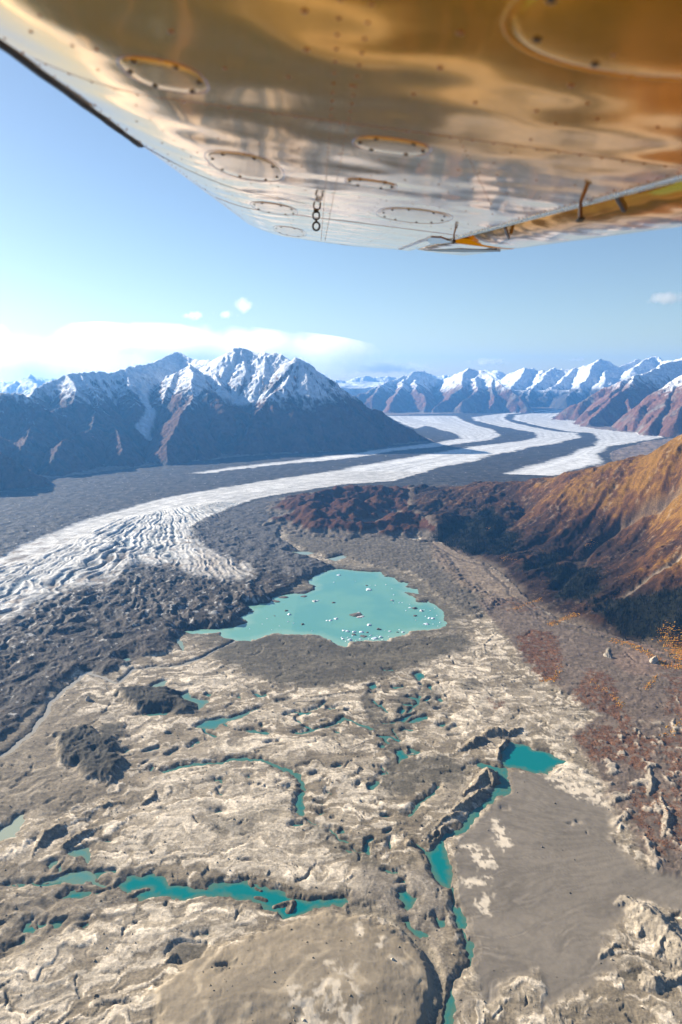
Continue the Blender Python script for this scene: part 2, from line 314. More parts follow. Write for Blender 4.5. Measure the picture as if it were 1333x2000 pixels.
patch([(-100,1700),(60,1690),(200,1680),(240,1740),(150,1800),(60,1880),(-100,1900)], TAUPE * .75, .6, 0, 20, 20, 2.5)
patch([(330,1860),(350,1845),(400,1850),(395,1875),(350,1885),(325,1880)], DARK * 1.2, .8, -11, 8, 6)
patch([(418,1905),(455,1888),(450,1902),(425,1915)], DARK * 1.2, .8, 6, 6, 6)
A = A * (1 + .30 * fbm(LAKE_SD + 30 * wa, ang * 60, 14, 3, 428, .6) * sstep(420, 200, LAKE_SD))[:, None]
# lake surroundings
lk = sstep(140, 5, LAKE_SD + 40 * n_mid)
A = lerp(A, (DARK * 1.3)[None] * (1 + .4 * n_fin + .3 * n_mid)[:, None], (lk * .8)[:, None])
strand = sstep(16, 2, LAKE_SD) * (ny < G(600, 1230)[1])
A = lerp(A, (CREAM * .75)[None], (strand * .7)[:, None])
# rubble slope north of the lake
patch([(540,1000),(600,980),(640,1020),(700,1045),(830,1060),(870,1090),(900,1130),(980,1180),(930,1210),(860,1170),(800,1120),(700,1100),(620,1085),(560,1060)], col(.085, .072, .056), .85, 6, 25, 30, 5)
patch([(840,1055),(900,1080),(960,1110),(1060,1190),(1090,1225),(1010,1200),(960,1180),(900,1150),(850,1100)], col(.20, .145, .10), .8, 4, 25, 30, 2.5)
# brown and rust flats on the right
PURP = col(.125, .092, .070); RUST = col(.15, .062, .028)
patch([(930,1180),(1010,1170),(1090,1215),(1200,1240),(1360,1290),(1500,1330),(1500,1720),(1290,1715),(1210,1600),(1160,1500),(1110,1440),(1170,1400),(1070,1335),(1020,1290),(985,1240)], PURP * 1.15, .95, 1, 14, 16, 1.5)
RUST_P = [([(1005,1245),(1040,1232),(1085,1240),(1100,1290),(1090,1330),(1060,1335),(1030,1300)], .9),
  ([(960,1180),(1000,1170),(1060,1180),(1050,1200),(990,1200)], .5),
  ([(1150,1310),(1190,1320),(1215,1370),(1240,1420),(1225,1440),(1180,1400),(1140,1380),(1110,1370)], .8),
  ([(1110,1440),(1160,1420),(1230,1430),(1290,1450),(1260,1520),(1200,1490),(1160,1490)], .8),
  ([(1300,1330),(1345,1320),(1345,1420),(1300,1400)], .7), ([(1230,1540),(1345,1540),(1345,1660),(1285,1690),(1220,1600)], .6), ([(1290,1440),(1345,1430),(1345,1540),(1290,1520)], .7),
  ([(955,1370),(985,1375),(990,1395),(965,1390)], .7), ([(1280,1290),(1345,1290),(1345,1330),(1290,1330)], .5)]
rustm = np.zeros(nx.shape)
for pts, wt in RUST_P: rustm = np.maximum(rustm, wt * mask(pts, 14, rough=22, scale=30))
rp = rustm * sstep(-.12, .18, fbm(lx, ly, 18, 4, 41) + (rustm - .55) * .5)
A = lerp(A, RUST[None] * (1 + .6 * n_fin)[:, None], (rp * .85)[:, None])
patch([(1230,1250),(1290,1255),(1310,1290),(1280,1320),(1230,1325),(1200,1300)], col(.20, .135, .10), .8, 0)
patch([(1215,1350),(1270,1340),(1300,1380),(1260,1440),(1240,1400)], PURP * 1.2, .85, 0)
crm = sstep(.1, .3, fbm(lx, ly, 40, 4, 43)) * mask([(1160,1440),(1345,1400),(1345,1700),(1280,1700),(1200,1600)], 20, rough=20) * (1 - rp)
A = lerp(A, (CREAM * .8)[None], (crm * .75)[:, None]); h += 4 * crm
# bottom channel: a steep bank with shade
bc = line_sdf(wx, wy, GP(BOTTOM_CHANNEL), px_w(BOTTOM_CHANNEL, 14), 200)
bm = sstep(8, -8, bc)
h = lerp(h, 0.6 + .3 * n_mid, bm); A = lerp(A, col(.21, .175, .125)[None] * (1 + .25 * n_mid)[:, None], (bm * .9)[:, None])
h += sstep(60, 2, poly_sdf(wx, wy, GP(DOME), 200)) * dm * 7
# pits left
for (cx, cy_, rx, dp) in [(350,1862,17,13),(375,1858,15,12),(436,1900,12,8),(300,1705,10,3),(150,1500,14,5),(105,1640,22,8),(145,1642,14,8),(75,1645,12,4),(180,1600,10,4),(60,1650,8,3),(1110,1605,5,2.5),(1128,1607,5,2.5),(1144,1628,3,2),(985,1580,8,3),(490,1530,6,3),(520,1540,5,2.5),(430,1540,5,2.5),(415,1555,5,2),(445,1515,4,2)]:
    gx, gy = G(cx, cy_); wm = rx * (CAM_H / -ray(cx, cy_)[2]) / F
    h -= dp * 1.6 * np.exp(-((wx - gx) ** 2 + (wy - gy) ** 2) / wm ** 2)

# ------------------------------------------------------------------ ridge skeletons
def ridge_h(x, y, ridges, k=0.7, warp=0, wscale=900, gully=0.0, gscale=260, seed=60, curve=0.0):
    """highest of the slopes that fall from every ridge line; gullies run straight down each slope"""
    px_ = x + warp * fbm(x, y, wscale, 4, seed); py_ = y + warp * fbm(x, y, wscale, 4, seed + 9)
    best = np.full(x.shape, -1e4); sc = np.zeros(x.shape); dc = np.zeros(x.shape)
    off = 0.0
    for r in ridges:
        kk = k
        if isinstance(r, tuple): kk, r = r
        Q = [P3(*p) for p in r]
        for i in range(len(Q) - 1):
            A_, B_ = Q[i], Q[i + 1]; L = math.hypot(B_[0] - A_[0], B_[1] - A_[1])
            d, t = seg_d(px_, py_, A_, B_)
            z = A_[2] + t * (B_[2] - A_[2]) - kk * d + curve * d * d
            if curve: z = np.where(d > kk / (2 * curve), -1e4, z)
            side = np.sign((B_[0] - A_[0]) * (py_ - A_[1]) - (B_[1] - A_[1]) * (px_ - A_[0]))
            c = z > best; best[c] = z[c]; sc[c] = (off + t * L + side * 5000)[c]; dc[c] = d[c]
            off += L
        off += 3777
    g = np.zeros(x.shape)
    if gully:
        g = ridged(sc + 60 * fbm(x, y, 200, 3, seed + 4), dc * .16, gscale, 3, seed + 5, .55)
        best = best + gully * g * sstep(0, gscale * 1.2, dc)
    ridge_h.g = g
    return best, dc

def mountains(m, ridges, k, warp, wscale, gully, gscale, seed, snow_lo, snow_hi, rock, rock2, rough, curve=0.0):
    x, y = X[m], Y[m]
    z, dc = ridge_h(x, y, ridges, k, warp, wscale, gully, gscale, seed, curve)
    G_ = ridge_h.g
    n = ridged(x, y, wscale * .5, 7, seed + 20, .62); g2 = ridged(x + .5 * y, y * .35 - .2 * x, wscale * .13, 4, seed + 26, .6)
    z = z + rough * n * sstep(-50, 250, z) + rough * .8 * g2 * sstep(0, 200, z)
    old = H[m]; up = z > old + 1
    t = fbm(x, y, wscale * .35, 5, seed + 30, .6); t2 = fbm(x, y, wscale * .08, 4, seed + 33, .6)
    zz = np.full(NV, np.nan); zz[m] = z; zz = zz.reshape(NR, NA)
    gr_ = np.zeros((NR, NA)); gr_[1:-1] = (zz[2:] - zz[:-2]) / (rad[2:] - rad[:-2])[:, None]
    ga_ = np.zeros((NR, NA)); ga_[:, 1:-1] = (zz[:, 2:] - zz[:, :-2]) / (rad[:, None] * (az[2:] - az[:-2])[None] + 1e-9)
    slope = np.nan_to_num(np.hypot(gr_, ga_).ravel()[m])
    sn = sstep(snow_lo, snow_hi, z + 150 * t + 110 * t2 + 60 * n - 300 * np.clip(slope - 1.0, 0, 1.5) - 190 * sstep(.15, .8, G_) + 60)
    a = lerp(rock[None], rock2[None], sstep(-.2, .25, t + .4 * n)[:, None]) * (1 + .35 * t2)[:, None]
    a = a * (1 + .55 * (G_ - .3))[:, None]
    a = lerp(a, col(.80, .82, .85)[None], (sn * .96)[:, None])
    Hm = old.copy(); Hm[up] = z[up]; H[m] = Hm
    Am = ALB[m]; Am[up] = a[up]; ALB[m] = Am
    Rm = REG[m]; Rm[up] = 2; REG[m] = Rm

# ---- write the floor back, with ice
glf = gl_m
px_f = None
ice = np.zeros(nx.shape)
ix = nx + 25 * fbm(nx, ny, 120, 3, 51); iy = ny + 40 * fbm(nx, ny, 160, 3, 52)
main_sd = poly_sdf(ix, iy, GP(MAIN_ICE), 400)
# fan of crevasses round the bend
ox, oy = G(330, 975)
th = np.arctan2(nx - ox, -(ny - oy)); fr = np.hypot(nx - ox, ny - oy)
CREV = [(-150,1130),(0,1110),(60,1100),(150,1060),(230,1020),(330,1000),(420,985),(480,985),(400,1030),(400,1075),(490,1110),(520,1160),(560,1180),(430,1240),(330,1240),(200,1200),(100,1260),(0,1330),(-150,1400)]
cm = mask(CREV, 60, rough=40)
crv = ridged(th * 2700 + 110 * fbm(nx, ny, 260, 3, 54) + 22 * fbm(nx, ny, 60, 2, 431), fr * .13 + 50 * fbm(nx, ny, 200, 2, 55), 66, 2, 56, .5)
crv2 = ridged(nx * .8 + ny * .5 + 30 * fbm(nx, ny, 90, 3, 57), ny * .9 - nx * .2, 42, 3, 58)
rel = .85 * crv + .15 * crv2
rel0 = rel
_cm0 = mask([(-150,1130),(0,1130),(60,1120),(150,1090),(230,1060),(330,1050),(400,1060),(490,1110),(520,1160),(330,1240),(0,1330),(-150,1400)], 60, rough=40)
white = sstep(18 + 60 * _cm0, -22 - 60 * _cm0, main_sd + 26 * fbm(nx, ny, 60, 4, 53) + _cm0 * (30 - 55 * rel0 + 70 * fbm(nx, ny * .8, 130, 4, 430, .6)))
deb = fbm(ix, iy, 75, 5, 59); debr = ridged(ix, iy, 85, 5, 64, .55)
gz = 11 + 13 * cm * rel + (1 - white) * (12 * debr + 7 * deb) * (1 - .55 * sstep(3600, 5200, D)) * (1 - .4 * sstep(2600, 1500, D)) + white * (1 - cm) * .8 * fbm(ix, iy, 40, 3, 62)
gz += white * 4 * sstep(0, -250, main_sd)
flow = fbm(main_sd * 1.0, fr * .03, 34, 4, 65, .6)
WH = col(.60, .575, .535)
dirt = np.clip(sstep(-320, -20, main_sd) * sstep(4100, 3500, ny) * 1.3, 0, 1)
ga = lerp(col(.026, .024, .023)[None], col(.064, .057, .051)[None], sstep(-.3, .4, deb)[:, None]) * (1 + .4 * fbm(nx, ny, 12, 3, 66))[:, None]
brn = sstep(3500, 2700, ny)
ga = lerp(ga, ga * col(1.12, .95, .80)[None], brn[:, None])
fleck = sstep(.38, .52, -.10 * sstep(3600, 4600, D) + fbm(nx, ny * .7, 26, 4, 67, .6) + .16 * debr + .10 * cm)
ga = lerp(ga, col(.52, .50, .47)[None], (fleck * .62)[:, None])
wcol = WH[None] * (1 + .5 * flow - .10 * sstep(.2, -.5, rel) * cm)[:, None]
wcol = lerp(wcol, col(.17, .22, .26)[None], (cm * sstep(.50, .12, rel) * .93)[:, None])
wcol = lerp(wcol, col(.24, .20, .165)[None] * (1 + .5 * rel)[:, None], np.clip(dirt * sstep(.45, -.2, deb + .7 * rel) * 1.2, 0, 1)[:, None])
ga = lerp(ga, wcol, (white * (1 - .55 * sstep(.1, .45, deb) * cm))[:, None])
fing = mask([(400,1075),(450,1092),(495,1108),(530,1135),(470,1150),(400,1140),(360,1115)], 60, rough=40)
ga = lerp(ga, col(.26, .225, .19)[None] * (1 + .4 * rel)[:, None], (fing * .7 * white)[:, None])
tongue = mask([(165,1078),(200,1063),(230,1066),(250,1085),(262,1112),(240,1130),(215,1115),(190,1090)], 25, rough=25)
ga = lerp(ga, col(.12, .10, .085)[None], (tongue * .85 * sstep(.3, -.2, rel))[:, None]); gz += tongue * 12
# dark lobe right of the bend, ribbed
lobe = mask([(375,1035),(400,1018),(450,1000),(510,980),(600,968),(560,1010),(540,1050),(600,1090),(640,1110),(600,1135),(520,1120),(470,1095),(400,1075)], 16, rough=16)
rib = ridged(ix * .25, iy, 30, 3, 68)
ga = lerp(ga, col(.068, .062, .058)[None] * (1 + .5 * rib)[:, None], (lobe * (1 - .6 * fleck))[:, None]); gz += lobe * 3.5 * rib
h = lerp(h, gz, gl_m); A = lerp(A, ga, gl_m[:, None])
# keep shores flat, carve basins
wn = sstep(0, 45, water_sd)
bank = 1.2 + np.clip(water_sd, 0, 12) * .32
h = np.where(water_sd < 45, np.minimum(lerp(bank, np.maximum(h, 1.0), wn), np.maximum(h, 1.0) * 1.0 + .2), h)
h = np.maximum(h, .3)
h = np.where(water_sd < 2, lerp(np.clip(water_sd * .35, -4, 0), h, sstep(-2, 2, water_sd)), h)
wet = sstep(14, 1, water_sd) * (1 - strand)
A = lerp(A, A * .55, (wet * .8)[:, None])
H[near] = h; ALB[near] = np.clip(A, .01, .9); REG[near] = np.where(gl_m > .5, 1, np.where((pl > .5) | (dm > .5), 4, 0))

# ---- distant floor and glacier
far_m = ~near
fx_, fy_ = X[far_m], Y[far_m]
qx = fx_ + 60 * fbm(fx_, fy_, 500, 3, 71); qy = fy_ + 130 * fbm(fx_, fy_, 700, 3, 72)
gA = GP(GLACIER)
gs = poly_sdf(qx, qy, gA, 500)
mi = poly_sdf(qx, qy, GP(MAIN_ICE), 1200); ri = poly_sdf(qx, qy, GP(RIGHT_ICE), 1200); li = poly_sdf(qx, qy, GP(LEFT_ICE), 1200)
stripe = np.minimum(np.minimum(mi, ri), li)
n_ = fbm(qx, qy, 90, 5, 73); wnoise = sstep(30, -30, stripe + 70 * n_)
db = fbm(qx, qy, 220, 5, 74); dr = ridged(qx, qy, 120, 4, 76)
fa = col(.045, .042, .041)[None] * (1 + .5 * db + .4 * n_)[:, None]
fa = lerp(fa, col(.5, .48, .45)[None], (sstep(.40, .52, fbm(fx_, fy_, 60, 4, 75, .6)) * .7)[:, None])
st = fbm(stripe, fy_ * .01, 70, 3, 77)
fw = col(.62, .605, .58)[None] * (1 + .55 * st + .14 * n_)[:, None]
fa = lerp(fa, fw, wnoise[:, None])
isg = gs < 0
off = col(.20, .15, .12)[None] * (1 + .5 * db + .3 * n_)[:, None]
ALB[far_m] = np.where(isg[:, None], fa, off)
H[far_m] = np.where(isg, 10 + 6 * (1 - wnoise) * dr + 2 * n_, 12 + 14 * dr + 10 * db)
REG[far_m] = np.where(isg, 1, 0)

# ------------------------------------------------------------------ hillside and knolls (thin plate through traced points)
ctrl = [(1333,848,3.8),(1270,878,3.9),(1200,904,4.0),(1100,924,4.3),(1000,938,4.6),(930,944,4.75),(870,950,4.8),(1500,775,3.6),(1750,640,3.3),(2100,520,3.0)]
cp = [P3(*c) for c in ctrl]
for a, b in [(860,1050),(905,1085),(960,1105),(1020,1165),(1085,1205),(1180,1238),(1260,1262),(1340,1290),(1480,1330),(1750,1400),(2200,1500)]:
    g_ = G(a, b); cp.append((g_[0], g_[1], 6.0))
for a, b, Dk in [(1350,800,5.4),(1270,850,5.3),(1200,880,5.2),(1100,900,5.4),(1000,930,5.5),(900,935,5.5)]:
    q = P3(a, b, Dk); cp.append((q[0], q[1], 0.0))
for a, b, z in [(1200,1100,95),(1100,1050,75),(1300,1100,200),(1000,1000,85),(1250,1000,235),(1333,1180,120)]:
    g_ = G(a, b, z); cp.append((g_[0], g_[1], z))
cp = np.array(cp)
def tps_fit(cp, lam=1e-3):
    n = len(cp); s = 1000.0; q = cp[:, :2] / s
    r = np.hypot(q[:, None, 0] - q[None, :, 0], q[:, None, 1] - q[None, :, 1]); K = -np.sqrt(r * r + .04) + lam * np.eye(n)
    Pm = np.c_[np.ones(n), q]; M = np.block([[K, Pm], [Pm.T, np.zeros((3, 3))]])
    return q, np.linalg.solve(M, np.r_[cp[:, 2], 0, 0, 0])
def tps(x, y, q, w):
    xs, ys = x / 1000.0, y / 1000.0; out = w[-3] + w[-2] * xs + w[-1] * ys
    for i in range(len(q)):
        r = np.hypot(xs - q[i, 0], ys - q[i, 1]); out = out - w[i] * np.sqrt(r * r + .04)
    return out
tq, tw = tps_fit(cp)
HILL = [(840,1045),(870,1070),(905,1088),(960,1105),(1020,1165),(1085,1208),(1180,1240),(1260,1262),(1340,1290),(1480,1330),(1750,1400),(2300,1500)]
hp = [tuple(G(*p)) for p in HILL] + [tuple(P3(2600,600,3.0)[:2]), tuple(P3(2300,600,5.5)[:2])] + [tuple(P3(a, b, Dk)[:2]) for a, b, Dk in [(1350,800,5.6),(1270,850,5.5),(1200,880,5.4),(1100,900,5.6),(1000,930,5.7),(860,940,5.7)]] + [tuple(G(800,965)), tuple(G(800,1010))]
hp = np.array(hp)
m = (RD > 1500) & (RD < 7000) & (X > 200); mi_ = np.where(m)[0]
x, y = X[m], Y[m]
xw = x + 40 * fbm(x, y, 200, 4, 81); yw = y + 40 * fbm(x, y, 200, 4, 82)
hs = poly_sdf(xw, yw, hp, 400)
inside = hs < 60
xi, yi = x[inside], y[inside]; ii = mi_[inside]; hsi = hs[inside]
z = tps(xi, yi, tq, tw)
SKYL = [(860, 956), (930, 946), (1000, 941), (1100, 926), (1200, 906), (1270, 881), (1333, 851), (1420, 815), (1500, 790), (1600, 765), (2600, 700)]
aza = np.array([math.atan2(ray(a, b)[0], ray(a, b)[1]) for a, b in SKYL]); tna = np.array([(ray(a, b)[2]) / math.hypot(*ray(a, b)[:2]) for a, b in SKYL])
Ai = AA.ravel()[ii]; Di = RD[ii]; lim = CAM_H + np.interp(Ai, aza, tna) * Di - 8
zb = tps(xi, yi, tq, tw); rat = np.where((zb > 60) & (Di < 5000), lim / np.maximum(zb, 60), 9.0)
bins = np.clip(((Ai - az[0]) / (az[1] - az[0])).round().astype(int), 0, NA - 1); fmin = np.full(NA, 1.0); np.minimum.at(fmin, bins, np.clip(rat, .3, 1.0))
fs = np.convolve(np.pad(fmin, 12, 'edge'), np.ones(25) / 25, 'valid'); z = z * fs[bins]
fade = sstep(60, -160, hsi)
# gullies run down towards the valley (down-left in plan)
gx_, gy_ = (-.80, -.60)
al = xi * gx_ + yi * gy_; ac = -xi * gy_ + yi * gx_
gul = ridged(ac + 50 * fbm(xi, yi, 250, 3, 83), al * .18, 230, 4, 84, .55)
lum = fbm(xi, yi, 160, 5, 85)
z = z + fade * (30 * (gul - .35) + 30 * lum + 7 * ridged(xi, yi, 45, 4, 86, .6) - 4)
# the long ravine down the slope
RAV = [P3(1345,915,3.3), P3(1290,955,3.1), P3(1230,995,2.95), P3(1170,1050,2.8), P3(1130,1095,2.65), P3(1105,1125,2.6), P3(1085,1150,2.55)]
def on_hill(px_, py_):
    """where the photo ray meets the fitted slope"""
    rx, ry, rw = ray(px_, py_)
    lo = 1500.0; Dk = lo
    hr = math.hypot(rx, ry)
    prev = None
    for Dk in np.arange(1800, 5200, 25.0):
        t = Dk / hr; zz = CAM_H + rw * t; s = float(tps(np.array([rx * t]), np.array([ry * t]), tq, tw)[0])
        if zz < s: return (rx * t, ry * t, s)
    return (rx * t, ry * t, s)
rav = [on_hill(*p) for p in [(1350,905),(1300,945),(1255,980),(1215,1010),(1180,1040),(1150,1075),(1125,1105),(1105,1130),(1085,1150)]]
rv = line_sdf(xi + 12 * fbm(xi, yi, 60, 3, 87), yi + 12 * fbm(xi, yi, 60, 3, 88), np.array([r[:2] for r in rav]), 4, 200)
z -= 38 * sstep(42, -4, rv)
rav2 = [on_hill(*p) for p in [(1350,1045),(1310,1080),(1260,1125),(1215,1160),(1170,1190)]]
rv2 = line_sdf(xi, yi, np.array([r[:2] for r in rav2]), 3, 200); z -= 12 * sstep(25, 0, rv2)
z = lerp(H[ii], np.maximum(z, 2), sstep(60, 10, hsi))
up = z > H[ii] - 3
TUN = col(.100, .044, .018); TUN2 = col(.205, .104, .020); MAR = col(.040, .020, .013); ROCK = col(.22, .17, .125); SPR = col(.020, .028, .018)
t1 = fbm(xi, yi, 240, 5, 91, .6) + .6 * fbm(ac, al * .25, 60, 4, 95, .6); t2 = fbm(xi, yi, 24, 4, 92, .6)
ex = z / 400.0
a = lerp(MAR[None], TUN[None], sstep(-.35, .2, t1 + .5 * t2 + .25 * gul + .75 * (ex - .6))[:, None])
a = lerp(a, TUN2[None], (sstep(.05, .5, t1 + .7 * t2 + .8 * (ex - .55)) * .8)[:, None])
a = lerp(a, ROCK[None] * (1 + .4 * t2)[:, None], (sstep(.24, .36, ridged(ac, al * .3, 150, 4, 93, .6) * .5 + .35 * t2 - .12) * .5)[:, None])
a = lerp(a, ROCK[None] * .7, (sstep(40, 8, rv) * .5 * sstep(0, -30, hsi))[:, None])
a = lerp(a, ROCK[None] * 1.2, (sstep(22, 3, rv2) * .8)[:, None])
FOREST = [[(840,1060),(900,1030),(960,1010),(1010,1045),(1010,1085),(940,1090)], [(1070,1110),(1160,1100),(1180,1140),(1150,1175),(1090,1165)],
          [(1150,1170),(1200,1160),(1240,1165),(1300,1130),(1420,1120),(1420,1260),(1333,1255),(1230,1255),(1185,1230)], [(1010,1120),(1060,1080),(1100,1080),(1080,1120)], [(910,1060),(960,1060),(965,1085),(925,1088)]]
fo = np.zeros(xi.shape)
for P in FOREST:
    Q = np.array([on_hill(*p)[:2] for p in P]); s = poly_sdf(xi, yi, Q, 300)
    fo = np.maximum(fo, sstep(40, -40, s + 70 * fbm(xi, yi, 90, 4, 94)))
a = lerp(a, SPR[None] * .55, (fo * .92)[:, None])
a = a * ((1 + .3 * t2) * lerp(.50, .92, sstep(20, 300, z + 60 * t1)))[:, None]  # darker towards the foot: the lower slope's gully shade painted into the albedo
# foot of slope bare rock
ft = sstep(-20, 40, hsi + 40 * t1) * sstep(.0, .3, t1 + .3)
a = lerp(a, (ROCK * .72)[None] * (1 + .3 * t2)[:, None], (sstep(-60, 20, hsi + 60 * t1) * .8)[:, None])
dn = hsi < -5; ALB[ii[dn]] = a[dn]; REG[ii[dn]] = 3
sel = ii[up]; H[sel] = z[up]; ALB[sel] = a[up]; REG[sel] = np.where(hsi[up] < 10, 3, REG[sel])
hill_data = (ii, xi, yi, z, fo, hsi)

# knolls north of the lake (dark brown rounded rock)
KN = [[(585,975,4.55),(610,962,4.65),(660,950,4.8),(720,946,4.85),(770,947,4.9)], [(600,985,4.4),(650,975,4.5),(700,975,4.5)], [(780,948,5.0),(830,948,5.0),(880,948,5.0),(930,944,5.0)],
      [(800,975,4.6),(850,975,4.6),(900,965,4.7)], [(790,1000,4.3),(830,985,4.4)], [(700,990,4.3),(740,970,4.6)], [(880,990,4.3),(930,970,4.5),(980,960,4.5)], [(600,985,4.4),(622,1005,4.15),(650,1022,4.0)], [(940,1010,4.0),(990,985,4.2)], [(605,992,4.2),(640,1012,3.95),(700,1022,3.9),(760,1012,3.95),(800,1000,4.1)], [(800,1000,4.1),(850,1008,4.0),(900,1000,4.1)], [(640,1012,3.95),(660,985,4.3),(720,975,4.5)]]
m = (RD > 3400) & (RD < 6200) & (X > -600) & (X < 1900); ix_ = np.where(m)[0]
x, y = X[m], Y[m]
z, dc = ridge_h(x, y, KN, .30, 50, 260, 0, 1, 100, 0)
z = z + 75 * np.abs(fbm(x, y, 260, 4, 101)) + 26 * fbm(x, y, 90, 4, 102) - 20
zs = 0.5 * (z + H[ix_] + np.sqrt((z - H[ix_]) ** 2 + 60))
up = z > H[ix_] - 2
t2 = fbm(x, y, 35, 4, 103, .6); t1 = fbm(x, y, 200, 4, 104)
veg = sstep(26, 42, z + 20 * t1)
a = lerp(col(.135, .112, .09)[None] * (1 + .4 * t2)[:, None], lerp((MAR * col(1.5, 1.1, .9))[None], (TUN * .75)[None], sstep(.0, .55, t1 + .7 * t2)[:, None]), veg[:, None])
sel = ix_[up]; isk = REG[sel] != 3
H[sel] = np.maximum(zs[up], H[sel]); s2 = sel[isk]
ALB[s2] = a[up][isk]; REG[s2] = 3

# ------------------------------------------------------------------ mountains
ROCKB = col(.036, .034, .036); REDB = col(.13, .060, .040); ROCKG = col(.17, .145, .125)
LEFT = [
 [(-700,700,10),(-300,745,9),(-100,765,8.4),(0,773,8.2),(45,773,8.2),(75,793,8.1)],
 [(50,790,8.6),(70,763,9.0),(110,745,9.2),(135,733,9.3),(160,731,9.4),(195,730,9.6),(225,731,9.8),(245,722,10.2),(262,718,10.6),(300,712,11.2),(345,690,12.0),(380,706,11.6),(414,707,10.8),(431,698,10.6),(445,694,10.5),(456,684,10.4),(471,683,10.4),(482,686,10.4),(494,691,10.3),(511,693,10.2),(522,691,10.1),(539,692,10.0),(551,698,9.9),(566,707,9.7),(576,703,9.6),(586,703,9.6),(613,723,9.6),(633,737,9.6),(653,754,9.6),(680,772,9.6),(710,798,9.6),(726,805,9.6),(736,803,9.6),(748,811,9.6),(775,828,9.6),(802,841,9.6),(824,852,9.6),(845,862,9.5)],
 [(586,703,9.6),(565,737,9.3),(556,754,9.1),(528,777,8.9),(511,800,8.7),(497,817,8.5),(485,837,8.3),(478,860,8.1),(482,885,7.95)],
 [(556,754,9.1),(575,800,8.7),(590,840,8.4)],
 [(586,703,9.6),(600,740,9.2),(625,790,8.9),(650,840,8.6)],
 [(633,737,9.6),(680,800,9.1),(720,840,8.9)],
 [(371,717,10.3),(377,738,9.4),(372,760,9.0),(377,783,8.7),(374,810,8.4),(370,835,8.1),(385,865,7.8),(395,895,7.45)],
 [(377,783,8.7),(350,825,8.0),(325,870,7.5),(330,900,7.2)], [(374,810,8.4),(355,860,7.7),(352,890,7.4)],
 [(372,760,9.0),(410,775,8.8),(440,790,8.6),(465,800,8.6)],
 [(414,707,10.8),(420,735,10.0),(432,760,9.5)], [(471,683,10.4),(480,730,9.8),(490,760,9.5)], [(522,691,10.1),(515,730,9.6)],
 [(345,730,10.2),(330,760,9.4),(318,790,9.0)],
 [(245,722,10.2),(255,755,9.4),(268,790,8.9),(262,840,8.2)],
 [(135,733,9.3),(150,765,8.7),(140,792,8.4),(110,805,8.2),(70,825,7.8),(52,850,7.4),(46,880,7.0)],
 [(160,731,9.4),(190,790,8.6),(180,840,7.8),(122,868,7.2),(108,900,6.8)], [(190,790,8.6),(230,850,7.8),(240,880,7.3)],
 [(-60,880,6.3),(0,893,6.3),(50,915,6.2),(85,938,6.1)], [(-300,800,7.2),(-100,840,6.9),(-20,850,7.2)],
]
m = (RD > 5600) & (RD < 13500) & (AA.ravel() < math.radians(11)) & (AA.ravel() > math.radians(-42))
mountains(m, LEFT, .88, 45, 700, 66, 150, 110, 540, 780, ROCKB * .8, REDB * .7, 34)
RIGHTM = [
 [(1078,818,15.2),(1099,806,15.3),(1139,786,15.5),(1179,762,15.8),(1218,746,15.8),(1245,736,16),(1269,728,16.5),(1290,718,17),(1333,704,18),(1450,690,19)],
 [(1245,736,16),(1225,757,15.3),(1200,780,14.6),(1170,802,13.9),(1145,826,13.2)], [(1240,745,16),(1232,775,15),(1226,800,14.2),(1222,825,13.4)], [(1218,746,15.8),(1180,790,14.6),(1150,805,14)],
 [(1700,620,12.5),(1420,695,13.2),(1345,725,13.4),(1310,755,13.2),(1280,783,12.9),(1250,805,12.6),(1218,830,12.4)], [(1345,725,13.4),(1340,780,12.4),(1320,825,11.6)], [(1310,755,13.2),(1300,800,12.3),(1265,838,11.7)],
]
m = (RD > 10500) & (RD < 21000) & (AA.ravel() > math.radians(14)) & (AA.ravel() < math.radians(42))
mountains(m, RIGHTM, .85, 160, 900, 55, 260, 130, 620, 900, ROCKG, REDB * 1.1, 45)
MIDM = [
 [(620,800,17.5),(660,792,18.0),(700,776,18.6),(740,755,19.5),(775,743,20.5),(802,730,21.5),(824,727,22),(834,730,22),(856,744,22),(878,740,21.5),(897,731,21),(915,723,20.5),(935,725,20.5),(955,738,19.8),(985,757,19),(1010,775,18.4),(1032,795,18)],
 [(802,730,21.5),(790,747,20.2),(775,768,18.8),(762,798,17.3)], [(810,745,20.6),(815,762,19.3),(830,785,18),(836,803,17.4)], [(740,755,19.5),(725,780,18.2)],
 [(915,723,20.5),(905,750,19.5),(880,775,18.3),(855,800,17.5)], [(930,738,20),(930,765,18.8),(905,790,17.7)], [(955,738,19.8),(965,775,18.5),(960,800,17.8)],
]
m = (RD > 15800) & (RD < 27000) & (AA.ravel() > math.radians(-8)) & (AA.ravel() < math.radians(20))
mountains(m, MIDM, .82, 220, 1300, 70, 340, 150, 430, 760, ROCKG * .85, REDB, 60)
